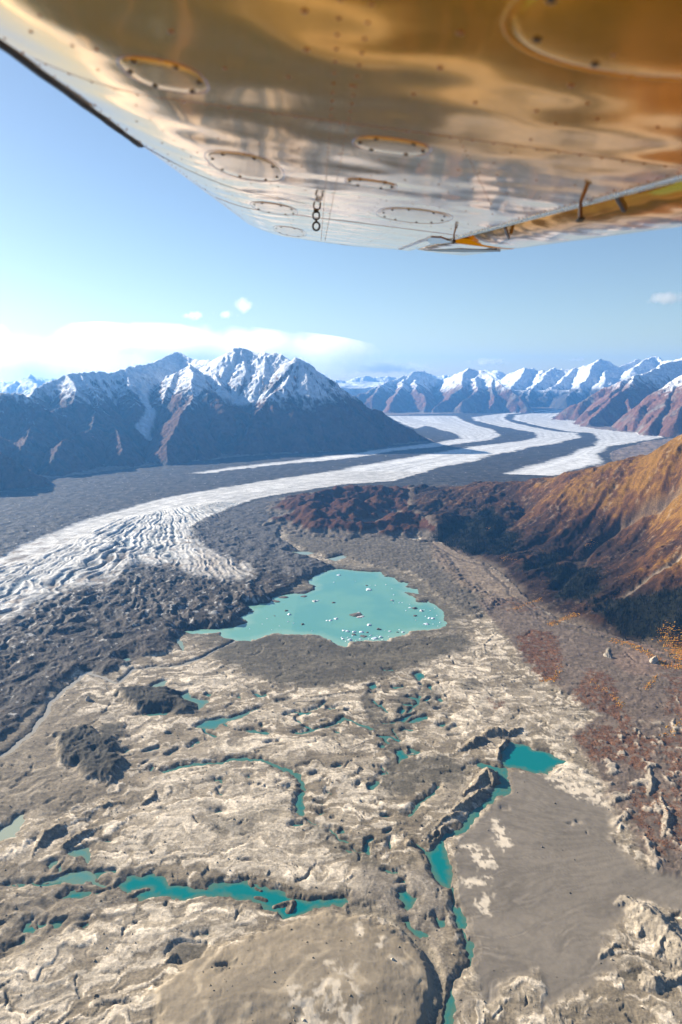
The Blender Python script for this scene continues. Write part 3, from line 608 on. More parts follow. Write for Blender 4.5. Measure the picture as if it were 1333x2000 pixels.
FARM = [
 [(560,750,31),(656,746,31),(673,749,31),(689,742,31),(710,737,31),(735,741,31),(756,736,31),(780,742,31),(850,738,33),(900,735,33),(945,727,32),(975,727,31),(993,733,31),(1009,729,30),(1022,722,29),(1041,723,29),(1051,726,29),(1065,730,28),(1086,722,28),(1094,725,28),(1112,725,28),(1131,722,28),(1149,718,28),(1171,706,28),(1184,707,28),(1196,717,28),(1208,721,28),(1234,708,29),(1253,706,30),(1269,699,30),(1279,701,30),(1298,710,29),(1322,707,27),(1333,702,26),(1450,690,26),(1600,690,26)],
 [(1022,722,29),(1010,745,26),(1000,765,24)], [(1086,722,28),(1060,740,26),(1035,765,24),(1020,785,22)], [(1131,722,28),(1095,745,25.5),(1070,775,23)], [(1171,706,28),(1150,735,25),(1120,765,23),(1100,788,21)], [(1196,717,28),(1180,745,24)], [(1269,699,30),(1240,725,26)], [(1065,730,28),(1050,750,25),(1040,780,22.5)], [(1149,718,28),(1135,745,25),(1130,770,23)],
 [(60,738,20),(58,737,20),(90,752,19.5),(110,760,19)], [(60,738,20),(30,755,19),(-20,750,20),(-120,755,21)], [(58,738,20),(60,770,17)],
 [(-200,740,34),(0,748,34),(60,745,34),(100,742,33),(250,748,33),(560,748,33)],
]
FARM = [[(a, b, Dk if Dk < 20 else 20 + (Dk - 20) * .55) for a, b, Dk in r] for r in FARM]
m = (RD > 14000) & (RD < 30000) & (AA.ravel() > math.radians(-42)) & (AA.ravel() < math.radians(42))
mountains(m, FARM, .78, 300, 1800, 110, 450, 170, 380, 600, ROCKG * .6, ROCKB * 1.5, 90)
# generic ranges that close the horizon all round
m = (RD > 22000) | ((RD > 9000) & (np.abs((AA.ravel() + math.pi) % (2 * math.pi) - math.pi) > math.radians(44)))
x, y = X[m], Y[m]; old = H[m]
z = (380 + 420 * ridged(x, y, 6500, 5, 190)) * sstep(9000, 16000, RD[m])
up = (z > old) & ~((REG[m] == 1) & (RD[m] < 26000)); a = lerp(ROCKG[None], col(.8, .82, .85)[None], sstep(350, 600, z + 150 * fbm(x, y, 900, 4, 191))[:, None])
o2 = old.copy(); o2[up] = z[up]; H[m] = o2; Am = ALB[m]; Am[up] = a[up]; ALB[m] = Am; Rm = REG[m]; Rm[up] = 2; REG[m] = Rm

# hanging glacier and snow bowls on the left massif (by plan position of the traced path)
def march(px_, py_, d0=5000, d1=14000):
    """where a photo ray meets the finished terrain"""
    rx, ry, rw = ray(px_, py_); hr = math.hypot(rx, ry); a0 = math.atan2(rx, ry)
    j = int(round((a0 - az[0]) / (az[1] - az[0]))); j = min(max(j, 0), len(AZ_IN) - 1)
    prof = H.reshape(NR, NA)[:, j]; k0 = np.searchsorted(rad, d0)
    for k in range(k0, NR):
        if rad[k] > d1: break
        if prof[k] >= CAM_H + rw * rad[k] / hr: return (rx * rad[k] / hr, ry * rad[k] / hr, prof[k])
    return (rx * d1 / hr, ry * d1 / hr, 0)
m = (RD > 6500) & (RD < 12500) & (AA.ravel() < 0); idx = np.where(m)[0]; x, y = X[m], Y[m]
xw = x + 30 * fbm(x, y, 150, 3, 201); yw = y + 30 * fbm(x, y, 150, 3, 202)
tong = [march(*p) for p in [(283,752),(280,775),(290,795),(297,808),(287,825),(280,842),(290,858)]]
s = line_sdf(xw, yw, np.array([t[:2] for t in tong]), [70, 60, 50, 45, 55, 70, 30], 500)
bowl = [march(*p) for p in [(430,770),(455,775),(480,785),(500,780),(520,768)]]
s2 = line_sdf(xw, yw, np.array([t[:2] for t in bowl]), 60, 500)
w_ = np.maximum(sstep(25, -15, s), sstep(60, -30, s2))
tt = H[idx]; H[idx] = tt + 14 * sstep(40, -40, s)
ALB[idx] = lerp(ALB[idx], col(.70, .74, .78)[None], (w_ * .93)[:, None])

# ------------------------------------------------------------------ rock outcrop between the ponds and other sharp relief
m = near & (RD < 2600); idx = np.where(m)[0]; x, y = X[m], Y[m]
sub = m[near]; wsd = water_sd[sub]
def peaks(lines, k, rough, scale, seed, colr, amt=.8, carve=True):
    z = np.full(x.shape, -100.0); xw = x + 5 * fbm(x, y, 20, 3, seed); yw = y + 5 * fbm(x, y, 20, 3, seed + 1)
    for L in lines:
        Q = [(*G(a, b), zz) for a, b, zz in L]
        for A_, B_ in zip(Q[:-1], Q[1:]):
            d, t = seg_d(xw, yw, A_, B_); z = np.maximum(z, A_[2] + t * (B_[2] - A_[2]) - k * d)
    z = z * .85 + rough * .8 * ridged(x, y, scale, 4, seed + 2, .55) * sstep(-2, 8, z)
    if carve: z = np.where(wsd < 3, np.minimum(z, wsd * .5), z)
    up = z > H[idx]; s_ = idx[up]; H[s_] = z[up]
    tx = fbm(x, y, 9, 4, seed + 5, .6)
    ALB[s_] = lerp(ALB[s_], colr[None] * (1 + .5 * tx[up])[:, None], (amt * sstep(1, 6, z[up]))[:, None])
ROK = col(.23, .185, .13)
peaks([[(500,1752,3),(520,1758,3)], [(536,1772,3),(562,1764,5)], [(572,1762,4),(566,1778,5)], [(262,1741,2.5),(286,1738,3)], [(487,1722,2),(492,1730,3)], [(560,1750,2),(575,1752,3)], [(147,1690,2),(155,1684,4)], [(70,1812,2),(68,1800,3)], [(500,1735,1.5),(510,1740,2)]], .7, 2, 9, 206, TAUPE * .9, .8, False)
peaks([[(905,1555,6),(925,1542,12),(938,1525,17),(953,1515,24),(962,1524,19),(966,1536,9)], [(880,1590,8),(898,1578,13),(914,1570,15),(922,1564,9)], [(850,1620,5),(866,1606,10),(886,1596,12),(898,1590,7)], [(832,1650,4),(850,1635,12),(868,1620,10)], [(918,1568,11),(934,1552,12),(946,1546,8)], [(790,1655,5),(800,1652,14),(806,1655,8)]], .95, 4, 12, 211, ROK)
peaks([[(895,1470,8),(915,1462,15),(930,1450,18),(945,1448,14)], [(945,1440,12),(965,1432,22),(980,1435,20)], [(990,1440,10),(1005,1432,16),(1018,1428,12)], [(970,1482,8),(978,1468,12),(990,1450,9)]], .8, 5, 14, 221, ROK * .85)
peaks([[(1240,1768,8),(1258,1790,22),(1285,1815,26),(1310,1840,24),(1335,1868,26)], [(1205,1770,6),(1225,1765,12),(1250,1780,14)], [(1260,1800,14),(1245,1835,8)], [(1300,1830,20),(1285,1870,10)], [(1170,1875,4),(1185,1862,8),(1200,1850,6)], [(1250,1935,5),(1275,1925,16),(1290,1918,12)], [(1280,1930,10),(1333,1915,12),(1400,1905,14)]], .6, 5, 16, 231, CREAM * .5)
peaks([[(560,1362,5),(610,1365,9),(660,1358,10),(695,1352,8)], [(620,1352,4),(690,1347,6)], [(168,1395,4),(260,1392,6)], [(20,1555,3),(90,1520,6),(150,1470,5)], [(480,1600,2),(530,1560,5),(545,1520,4)]], .7, 3, 18, 241, TAUPE * .7)
peaks([[(60,1680,6),(90,1630,12),(115,1620,14)], [(125,1655,10),(160,1635,14),(180,1625,8)], [(180,1585,8),(205,1575,10),(240,1570,6)], [(280,1575,8),(300,1560,12),(305,1545,6)], [(90,1605,4),(60,1640,7)], [(310,1900,5),(335,1870,9),(350,1880,4)], [(300,1715,3),(350,1722,5),(480,1712,5),(560,1735,6),(590,1745,4)], [(540,1745,4),(575,1755,7)], [(545,1780,8),(562,1772,6)], [(505,1752,6),(525,1757,4)]], .8, 4, 16, 251, TAUPE * .85)
peaks([[(950,1290,6),(945,1260,8),(970,1240,9)], [(985,1310,5),(965,1285,6)], [(1190,1268,8),(1187,1280,13),(1192,1286,8)], [(1265,1282,6),(1283,1300,11)], [(1265,1495,10),(1272,1530,16),(1268,1560,9)], [(1290,1560,8),(1305,1600,16),(1295,1640,10)], [(1240,1380,6),(1225,1360,8)], [(1230,1470,6),(1250,1440,9),(1240,1410,6)], [(1110,1385,3),(1060,1345,4)], [(1320,1365,10),(1330,1385,8)]], .8, 3, 14, 261, CREAM * .5)

# ------------------------------------------------------------------ build the sheets
def link(o): C.objects.link(o); return o
def attr_mesh(name, V, Fq, alb, mat, smooth=True):
    me = bpy.data.meshes.new(name)
    me.vertices.add(len(V)); me.vertices.foreach_set('co', np.ascontiguousarray(V, np.float32).ravel())
    nf, k = Fq.shape
    me.loops.add(nf * k); me.loops.foreach_set('vertex_index', np.ascontiguousarray(Fq, np.int32).ravel())
    me.polygons.add(nf); me.polygons.foreach_set('loop_start', np.arange(0, nf * k, k, dtype=np.int32))
    me.polygons.foreach_set('use_smooth', np.full(nf, smooth))
    me.update(calc_edges=True)
    if alb is not None:
        at = me.attributes.new('albedo', 'FLOAT_COLOR', 'POINT')
        at.data.foreach_set('color', np.c_[alb, np.ones(len(alb))].astype(np.float32).ravel())
    me.materials.append(mat)
    o = bpy.data.objects.new(name, me); link(o); return o

def nodes(mat):
    mat.use_nodes = True; t = mat.node_tree; t.nodes.clear()
    out = t.nodes.new('ShaderNodeOutputMaterial'); return t, out
def N(t, typ, **kw):
    n = t.nodes.new(typ)
    for k_, v in kw.items():
        if k_.startswith('i_'): n.inputs[k_[2:].replace('_', ' ')].default_value = v
        else: setattr(n, k_, v)
    return n
def sheet_mat(name, rough=.92, crisp=None, fine=3.0, amp=.5, bump=1.0, bdist=.6, spec=.25, scales=((1.0, 1.0),), coarse=None):
    """colour from the sheet's own albedo, broken up by fine noise in world space, with bump"""
    mat = bpy.data.materials.new(name); t, out = nodes(mat)
    bs = N(t, 'ShaderNodeBsdfPrincipled'); bs.inputs['Roughness'].default_value = rough; bs.inputs['Specular IOR Level'].default_value = spec
    at = N(t, 'ShaderNodeAttribute', attribute_name='albedo'); geo = N(t, 'ShaderNodeNewGeometry')
    n1 = N(t, 'ShaderNodeTexNoise'); n1.inputs['Scale'].default_value = 1.0 / fine; n1.inputs['Detail'].default_value = 6; n1.inputs['Roughness'].default_value = .62
    t.links.new(geo.outputs['Position'], n1.inputs['Vector'])
    mr = N(t, 'ShaderNodeMapRange'); mr.inputs['From Min'].default_value = .3; mr.inputs['From Max'].default_value = .7; mr.inputs['To Min'].default_value = 1 - amp; mr.inputs['To Max'].default_value = 1 + amp
    t.links.new(n1.outputs['Fac'], mr.inputs['Value'])
    mx = N(t, 'ShaderNodeVectorMath', operation='SCALE'); t.links.new(at.outputs['Color'], mx.inputs[0]); t.links.new(mr.outputs[0], mx.inputs['Scale'])
    colr = mx.outputs[0]
    if crisp:
        for sc_, lo_, hi_, e0, e1, seed_ in crisp:      # stains with a clear edge, and thin cracks
            nn_ = N(t, 'ShaderNodeTexNoise'); nn_.inputs['Scale'].default_value = 1.0 / sc_; nn_.inputs['Detail'].default_value = 9; nn_.inputs['Roughness'].default_value = .6; nn_.inputs['Distortion'].default_value = .9
            mp_ = N(t, 'ShaderNodeMapping'); mp_.inputs['Location'].default_value = (seed_ * 91.0, seed_ * 37.0, 0); mp_.inputs['Scale'].default_value = (.55, 1, 1)
            t.links.new(geo.outputs['Position'], mp_.inputs['Vector']); t.links.new(mp_.outputs[0], nn_.inputs['Vector'])
            f = nn_.outputs['Fac']
            if e0 < 0:
                ab = N(t, 'ShaderNodeMath', operation='SUBTRACT'); ab.inputs[1].default_value = .5; t.links.new(f, ab.inputs[0])
                a2 = N(t, 'ShaderNodeMath', operation='ABSOLUTE'); t.links.new(ab.outputs[0], a2.inputs[0]); f = a2.outputs[0]
            m_ = N(t, 'ShaderNodeMapRange'); m_.inputs['From Min'].default_value = max(e0, 0.0); m_.inputs['From Max'].default_value = e1; m_.inputs['To Min'].default_value = lo_; m_.inputs['To Max'].default_value = hi_
            t.links.new(f, m_.inputs['Value'])
            v_ = N(t, 'ShaderNodeVectorMath', operation='SCALE'); t.links.new(colr, v_.inputs[0]); t.links.new(m_.outputs[0], v_.inputs['Scale']); colr = v_.outputs[0]
    t.links.new(colr, bs.inputs['Base Color'])
    src = n1
    if coarse:
        src = N(t, 'ShaderNodeTexNoise'); src.inputs['Scale'].default_value = 1.0 / coarse; src.inputs['Detail'].default_value = 8; src.inputs['Roughness'].default_value = .65
        t.links.new(geo.outputs['Position'], src.inputs['Vector'])
    bp = N(t, 'ShaderNodeBump'); bp.inputs['Strength'].default_value = bump; bp.inputs['Distance'].default_value = bdist
    t.links.new(src.outputs['Fac'], bp.inputs['Height']); t.links.new(bp.outputs[0], bs.inputs['Normal'])
    t.links.new(bs.outputs[0], out.inputs[0]); return mat
M_GROUND = sheet_mat('silt and gravel', .93, fine=5.0, amp=.26, bump=.7, bdist=.9, crisp=[(42, .87, 1.08, .49, .515, 1), (12, .88, 1.07, .485, .52, 2), (30, .55, 1.0, -1, .007, 3)])
M_ICE = sheet_mat('glacier ice', .8, fine=9.0, amp=.25, bump=.9, bdist=3.0, spec=.2, crisp=[(60, .82, 1.10, .47, .53, 5), (24, .55, 1.0, -1, .014, 6)])
M_MOUNT = sheet_mat('mountain rock and snow', .9, None, 60.0, .30, 1.0, 110.0, .15, coarse=240.0)
M_HILL = sheet_mat('tundra', .95, None, 7.0, .45, .9, 2.0, .10)
V = np.c_[X, Y, H]
ridx = np.arange(NR - 1)[:, None] * NA; cidx = np.arange(NA)[None, :]; cn = (cidx + 1) % NA
quads = np.stack([ridx + cidx, ridx + NA + cidx, ridx + NA + cn, ridx + cn], -1).reshape(-1, 4)[:, ::-1]
freg = REG[quads].max(1)
def sub_mesh(name, sel, mat, z=None, alb=None, label=None):
    q = quads[sel]; u, inv = np.unique(q, return_inverse=True)
    vv = V[u].copy()
    if z is not None: vv[:, 2] = z
    o = attr_mesh(name, vv, inv.reshape(q.shape), (ALB if alb is None else alb)[u], mat)
    o['kind'] = 'structure'; return o
# the middle of the disc under the camera
g0 = sub_mesh('ground', freg == 0, M_GROUND)
sub_mesh('glacier', freg == 1, M_ICE)
sub_mesh('outwash_plain', freg == 4, sheet_mat('smooth silt', .95, fine=9.0, amp=.10, bump=.35, bdist=.5, crisp=[(30, .80, 1.0, -1, .005, 8), (90, .95, 1.05, .45, .55, 9)]))
sub_mesh('hillside', freg == 3, M_HILL)
fcx = X[quads[:, 0]]; fr_ = RD[quads[:, 0]]; faz = np.degrees((AA.ravel()[quads[:, 0]] + np.pi) % (2 * np.pi) - np.pi)
mt = freg == 2
lf = (faz < 9.6) & (fr_ < 13500); rg = (faz > 12) & (fr_ < 21000) & (fr_ < 10500 + (faz - 12) * 4000)
md = (fr_ < 23500) & ~lf & ~rg
for nm, s_ in [('mountain', lf), ('mountain', rg), ('mountain', md), ('mountains', ~lf & ~rg & ~md)]:
    if (mt & s_).any(): sub_mesh(nm, mt & s_, M_MOUNT)
ring = [(rad[0] * math.sin(a_), rad[0] * math.cos(a_), float(H.reshape(NR, NA)[0, j])) for j, a_ in enumerate(az)]
bm_ = bmesh.new(); vs = [bm_.verts.new(p) for p in ring]; c0 = bm_.verts.new((0, 0, 4))
for i in range(len(vs)): bm_.faces.new((vs[(i + 1) % len(vs)], vs[i], c0))
me = bpy.data.meshes.new('ground'); bm_.to_mesh(me); bm_.free()
at = me.attributes.new('albedo', 'FLOAT_COLOR', 'POINT'); at.data.foreach_set('color', np.tile(np.array([.3, .25, .19, 1], np.float32), len(me.vertices)))
me.materials.append(M_GROUND)
tmp = link(bpy.data.objects.new('ground', me)); tmp['kind'] = 'structure'

# ------------------------------------------------------------------ water
def water_mat(name, rough=.18):
    mat = bpy.data.materials.new(name); t, out = nodes(mat)
    bs = N(t, 'ShaderNodeBsdfPrincipled'); bs.inputs['Roughness'].default_value = rough; bs.inputs['IOR'].default_value = 1.33
    at = N(t, 'ShaderNodeAttribute', attribute_name='albedo'); geo = N(t, 'ShaderNodeNewGeometry')
    n1 = N(t, 'ShaderNodeTexNoise'); n1.inputs['Scale'].default_value = .5; n1.inputs['Detail'].default_value = 3
    t.links.new(geo.outputs['Position'], n1.inputs['Vector'])
    bp = N(t, 'ShaderNodeBump'); bp.inputs['Strength'].default_value = .15; bp.inputs['Distance'].default_value = .3
    t.links.new(n1.outputs['Fac'], bp.inputs['Height']); t.links.new(bp.outputs[0], bs.inputs['Normal'])
    t.links.new(at.outputs['Color'], bs.inputs['Base Color']); t.links.new(bs.outputs[0], out.inputs[0]); return mat
M_WATER = water_mat('silty water', .10)
wsd_all = np.full(NV, 200.0); wsd_all[near] = water_sd; wid = np.full(NV, -1); wid[near] = water_id
WALB = np.zeros((NV, 3))
deep = np.zeros(NV); deep[near] = sstep(0, -15, water_sd + 7 * fbm(nx, ny, 16, 4, 310))
TEAL = col(.002, .17, .165); SHAL = col(.085, .17, .12); LAKEC = col(.115, .315, .275); LAKEN = col(.15, .35, .28); PALE = col(.33, .36, .27); SILTW = col(.34, .30, .23)
WALB[:] = lerp(SHAL[None], TEAL[None], deep[:, None])
nn = near & (wid == 0)
vv = fbm(X[nn], Y[nn], 180, 4, 301); WALB[nn] = lerp(LAKEC[None], LAKEN[None], sstep(-.3, .4, vv + (X[nn] < -180) * .5)[:, None])
WALB[nn] = lerp(WALB[nn], col(.26, .42, .33)[None], (sstep(-50, 0, wsd_all[nn] + 20 * vv) * .7)[:, None]) 
PALE_I = {13: .55, 30: 1.0, 31: .4, 32: .6, 33: .75, 34: .75, 2: .25, 3: .2, 4: .3, 5: .25, 9: .15, 12: .25, 35: 0}
for k_, v in PALE_I.items():
    s_ = wid == k_; WALB[s_] = lerp(WALB[s_], PALE[None], v)
rv_i = river_i; s_ = wid == rv_i; WALB[s_] = SILTW
wf = wsd_all[quads].min(1) < 5.0
wq = wid[quads[:, 0]]
W_Z = -0.25
for i, (kind, P, w) in enumerate(shapes):
    sel = wf & (wq == i)
    if sel.sum() < 2: continue
    o = sub_mesh(kind, sel, M_WATER, z=W_Z + (.5 if kind == 'river' else 0), alb=WALB)
lakeZ = W_Z
exec_after = []
# ------------------------------------------------------------------ the wing
WD = 0.27                                     # distance from the lens to the plane of the wing's underside
def cvec(a): return Vector((a[0], a[1] * CP * 0 + a[1] * 1.0, a[2]))
Rcam = Matrix.Rotation(math.radians(90) - PITCH, 3, 'X')
s_ = Vector(((622 - 666.5) / F, 462 / F, -1)).normalized()
c_ = Vector((1, -.1, -.065)); c_ = (c_ - s_ * c_.dot(s_)).normalized()
n_v = s_.cross(c_); n_v = n_v if n_v.y > 0 else -n_v; n_v.normalize()
S3, C3, N3 = Rcam @ s_, Rcam @ c_, Rcam @ n_v
CAMV = Vector((0, 0, CAM_H))
def W3(u, v, w=0.0): return CAMV + (S3 * u + C3 * v + N3 * (1 + w)) * WD - Vector((0, 0, 0))
def prof(v):                                   # how far the skin rises above the reference plane
    return 0.16 * max(0.0, -1.1 - v) ** 2
def uv_of(px, py):
    r = Vector(((px - 666.5) / F, (1000 - py) / F, -1)); d = r.dot(n_v)
    w = 0.0
    for _ in range(12):
        t = (1 + w) / d; v = (r * t).dot(c_); w = prof(v)
    return (r * t).dot(s_), v
wing_root = bpy.data.objects.new('aircraft_wing', None); link(wing_root)
wing_root.location = W3(1.0, 0.4, .3)
wing_root['label'] = 'glossy orange yellow aircraft wing with riveted underside overhead'; wing_root['category'] = 'aircraft wing'
WINV = Matrix.Translation(-wing_root.location)
def wpart(name, verts, faces, mat, parent=wing_root, smooth=True, loc=None):
    me = bpy.data.meshes.new(name); me.from_pydata([tuple(v) for v in verts], [], faces); me.update()
    for p in me.polygons: p.use_smooth = smooth
    me.materials.append(mat); o = bpy.data.objects.new(name, me); link(o)
    o.parent = parent
    o.location = (0, 0, 0)
    return o
def paint(name, base, bumpamt, rough=.12, coat=1.0, metallic=0.0, wav=2.2):
    mat = bpy.data.materials.new(name); t, out = nodes(mat)
    bs = N(t, 'ShaderNodeBsdfPrincipled'); bs.inputs['Roughness'].default_value = rough; bs.inputs['Metallic'].default_value = metallic
    bs.inputs['Base Color'].default_value = (*base, 1); bs.inputs['Coat Weight'].default_value = coat; bs.inputs['Coat Roughness'].default_value = .035; bs.inputs['Coat IOR'].default_value = 1.35; bs.inputs['IOR'].default_value = 1.5
    bs.inputs['Specular IOR Level'].default_value = .3; bs.inputs['Specular Tint'].default_value = (1, .84, .58, 1) if metallic > .65 else (1, 1, 1, 1)
    tc = N(t, 'ShaderNodeAttribute', attribute_name='wuv')
    mp = N(t, 'ShaderNodeMapping'); t.links.new(tc.outputs['Vector'], mp.inputs['Vector']); mp.inputs['Scale'].default_value = (.42, .5, 1)
    n1 = N(t, 'ShaderNodeTexNoise'); n1.inputs['Scale'].default_value = wav; n1.inputs['Detail'].default_value = 1.2; n1.inputs['Roughness'].default_value = .4
    t.links.new(mp.outputs[0], n1.inputs['Vector'])
    bp = N(t, 'ShaderNodeBump'); bp.inputs['Strength'].default_value = 1.0; bp.inputs['Distance'].default_value = bumpamt
    t.links.new(n1.outputs['Fac'], bp.inputs['Height'])
    t.links.new(bp.outputs[0], bs.inputs['Normal']); t.links.new(bp.outputs[0], bs.inputs['Coat Normal'])
    n2 = N(t, 'ShaderNodeTexNoise'); n2.inputs['Scale'].default_value = 6; n2.inputs['Detail'].default_value = 5
    t.links.new(tc.outputs['Vector'], n2.inputs['Vector'])
    mr = N(t, 'ShaderNodeMapRange'); mr.inputs['To Min'].default_value = rough * .7; mr.inputs['To Max'].default_value = rough * 1.5
    t.links.new(n2.outputs['Fac'], mr.inputs['Value']); t.links.new(mr.outputs[0], bs.inputs['Roughness'])
    t.links.new(bs.outputs[0], out.inputs[0]); return mat
ORANGE = (1.0, .43, .004)
M_PAINT = paint('orange wing paint', ORANGE, .0075, coat=.12, rough=.08, metallic=.72)
M_PANEL = paint('orange panel paint', ORANGE, .0025, coat=.12, metallic=.72)
M_BLACK = paint('black rubber', (.012, .012, .014), .001, .5, .0)
M_STEEL = paint('dark steel', (.05, .045, .04), .001, .35, .2, .6)
M_RIV = paint('rivet paint', (.30, .10, .008), .0005, .3, .5)
def add_wuv(o, uvs):
    at = o.data.attributes.new('wuv', 'FLOAT_VECTOR', 'POINT'); at.data.foreach_set('vector', np.array([(a, b, 0) for a, b in uvs], np.float32).ravel())
TIP_PX = [(490,440),(520,452),(560,463),(600,469),(635,474),(690,481),(780,488)]
tip_uv = [uv_of(*p) for p in TIP_PX]
def u_tip(v):
    t = sorted([(b, a) for a, b in tip_uv]); vs_ = [q[0] for q in t]; us = [q[1] for q in t]
    return float(np.interp(v, vs_, us))
V_LE, V_GAP, V_TE = -2.22, 2.64, 4.05
def loc(p): return WINV @ p
# skin: lower surface, nose and upper surface as one closed section
def section():
    lo = [(v, prof(v)) for v in np.concatenate([np.linspace(V_GAP, -1.0, 40), np.linspace(-1.08, V_LE, 24)])]
    w0 = prof(V_LE)
    nose = [(V_LE - .05 , w0 + .05), (V_LE - .06, w0 + .12), (V_LE + .02, w0 + .25), (V_LE + .25, w0 + .42)]
    top = [(v, .78 - .05 * (v - .2) ** 2) for v in np.linspace(-1.6, V_GAP, 10)]
    return lo + nose + top
sec = section(); us_n = 90
verts = []; uvs = []; faces = []
U0 = -6.0
for i in range(us_n):
    f = i / (us_n - 1)
    for (v, w) in sec:
        ut = u_tip(v); u = U0 + (ut - U0) * (f ** 1.0)
        tk = 1.0
        if w > prof(v) + 1e-6 or v < V_LE + .001: tk = 1 - .75 * sstep(17, ut, u)     # thin the tip
        wv = prof(v) + (w - prof(v)) * tk
        verts.append(loc(W3(u, v, wv))); uvs.append((u, v))
n = len(sec)
for i in range(us_n - 1):
    for j in range(n):
        a = i * n + j; b = i * n + (j + 1) % n
        faces.append((a, b, b + n, a + n))
faces.append(tuple(range((us_n - 1) * n, us_n * n)))
faces.append(tuple(range(n - 1, -1, -1)))
# aileron notch: outboard of u=15.2 the hinge line sits further forward; handled by the aileron lying just below the skin
skin = wpart('wing_skin', verts, faces, M_PAINT); add_wuv(skin, uvs)

def strip(name, pts, half, lift, mat, parent=wing_root, closed=False, th=.012):
    """a raised bead along uv points (in wing units); half = half width, lift = height below the skin"""
    vs_ = []; uv_ = []; fc = []
    if not closed:
        dense = []
        for (a0, b0), (a1, b1) in zip(pts[:-1], pts[1:]):
            n__ = max(1, int(math.hypot(a1 - a0, b1 - b0) / .12))
            dense += [(a0 + (a1 - a0) * q / n__, b0 + (b1 - b0) * q / n__) for q in range(n__)]
        pts = dense + [pts[-1]]
    k = len(pts)
    for i in range(k):
        a = Vector(pts[(i - 1) % k if closed else max(i - 1, 0)]); b = Vector(pts[(i + 1) % k if closed else min(i + 1, k - 1)])
        d = (b - a).normalized(); nn_ = Vector((-d.y, d.x)); p = Vector(pts[i])
        for sgn, w in ((-1, 0.006), (-.6, -lift), (.6, -lift), (1, 0.006)):
            q = p + nn_ * half * sgn; vs_.append(loc(W3(q.x, q.y, prof(q.y) + w))); uv_.append((q.x, q.y))
    for i in range(k if closed else k - 1):
        for j in range(3):
            a = i * 4 + j; b = ((i + 1) % k) * 4 + j
            fc.append((a, a + 1, b + 1, b))
    o = wpart(name, vs_, fc, mat, parent); add_wuv(o, uv_); return o
# leading edge boot
le = [uv_of(-40, 45), uv_of(0, 75), uv_of(120, 164), uv_of(240, 254), uv_of(340, 328)]
vs_ = []; fc = []; uv_ = []
for i in range(60):
    f = i / 59; u = U0 + (9.1 - U0) * f
    w0 = prof(V_LE)
    for (v, w) in [(V_LE + .02, w0 - .02), (V_LE - .035, w0 - .025), (V_LE - .085, w0 + .03), (V_LE - .10, w0 + .12), (V_LE - .06, w0 + .2), (V_LE + .05, w0 + .2)]:
        jg = .006 * math.sin(u * 31)
        vs_.append(loc(W3(u, v + jg, w))); uv_.append((u, v))
for i in range(59):
    for j in range(6):
        a = i * 6 + j; b = i * 6 + (j + 1) % 6; fc.append((a, b, b + 6, a + 6))
fc.append(tuple(range(59 * 6, 60 * 6)))
o = wpart('leading_edge_boot', vs_, fc, M_BLACK); add_wuv(o, uv_)
# inspection panels
def sphere_mesh(name, mat, r=1.0, flat=.5, seg=10, rings=5):
    vs_ = [(0, 0, -flat)]; fc = []
    for i in range(1, rings):
        ph = math.pi / 2 * i / (rings - 1)
        for j in range(seg):
            a = 2 * math.pi * j / seg; vs_.append((r * math.sin(ph) * math.cos(a), r * math.sin(ph) * math.sin(a), -flat * math.cos(ph)))
    for j in range(seg): fc.append((0, 1 + j, 1 + (j + 1) % seg))
    for i in range(rings - 2):
        for j in range(seg): a = 1 + i * seg + j; b = 1 + i * seg + (j + 1) % seg; fc.append((a, a + seg, b + seg, b))
    me = bpy.data.meshes.new(name); me.from_pydata(vs_, [], fc); me.update()
    for p in me.polygons: p.use_smooth = True
    me.materials.append(mat); return me
ME_SCREW = sphere_mesh('screw', M_STEEL); ME_RIVET = sphere_mesh('rivet', M_RIV)
WB = Matrix((S3, C3, N3)).transposed().to_4x4()
def place_dot(name, me, u, v, size, parent):
    o = bpy.data.objects.new(name, me); link(o); o.parent = parent
    p = W3(u, v, prof(v) + .0) - wing_root.location - (parent.location if parent is not wing_root else Vector())
    # tilt with the skin
    o.matrix_basis = Matrix.Translation(p) @ WB @ Matrix.Diagonal((size, size, size, 1))
    return o
def oval(px, seg=48, grow=1.0, sq=2.6):
    q = [uv_of(*p) for p in px]; cu = sum(a for a, b in q) / len(q); cv = sum(b for a, b in q) / len(q)
    M_ = np.cov(np.array(q).T); return (min(a for a, b in q), max(a for a, b in q), min(b for a, b in q), max(b for a, b in q))
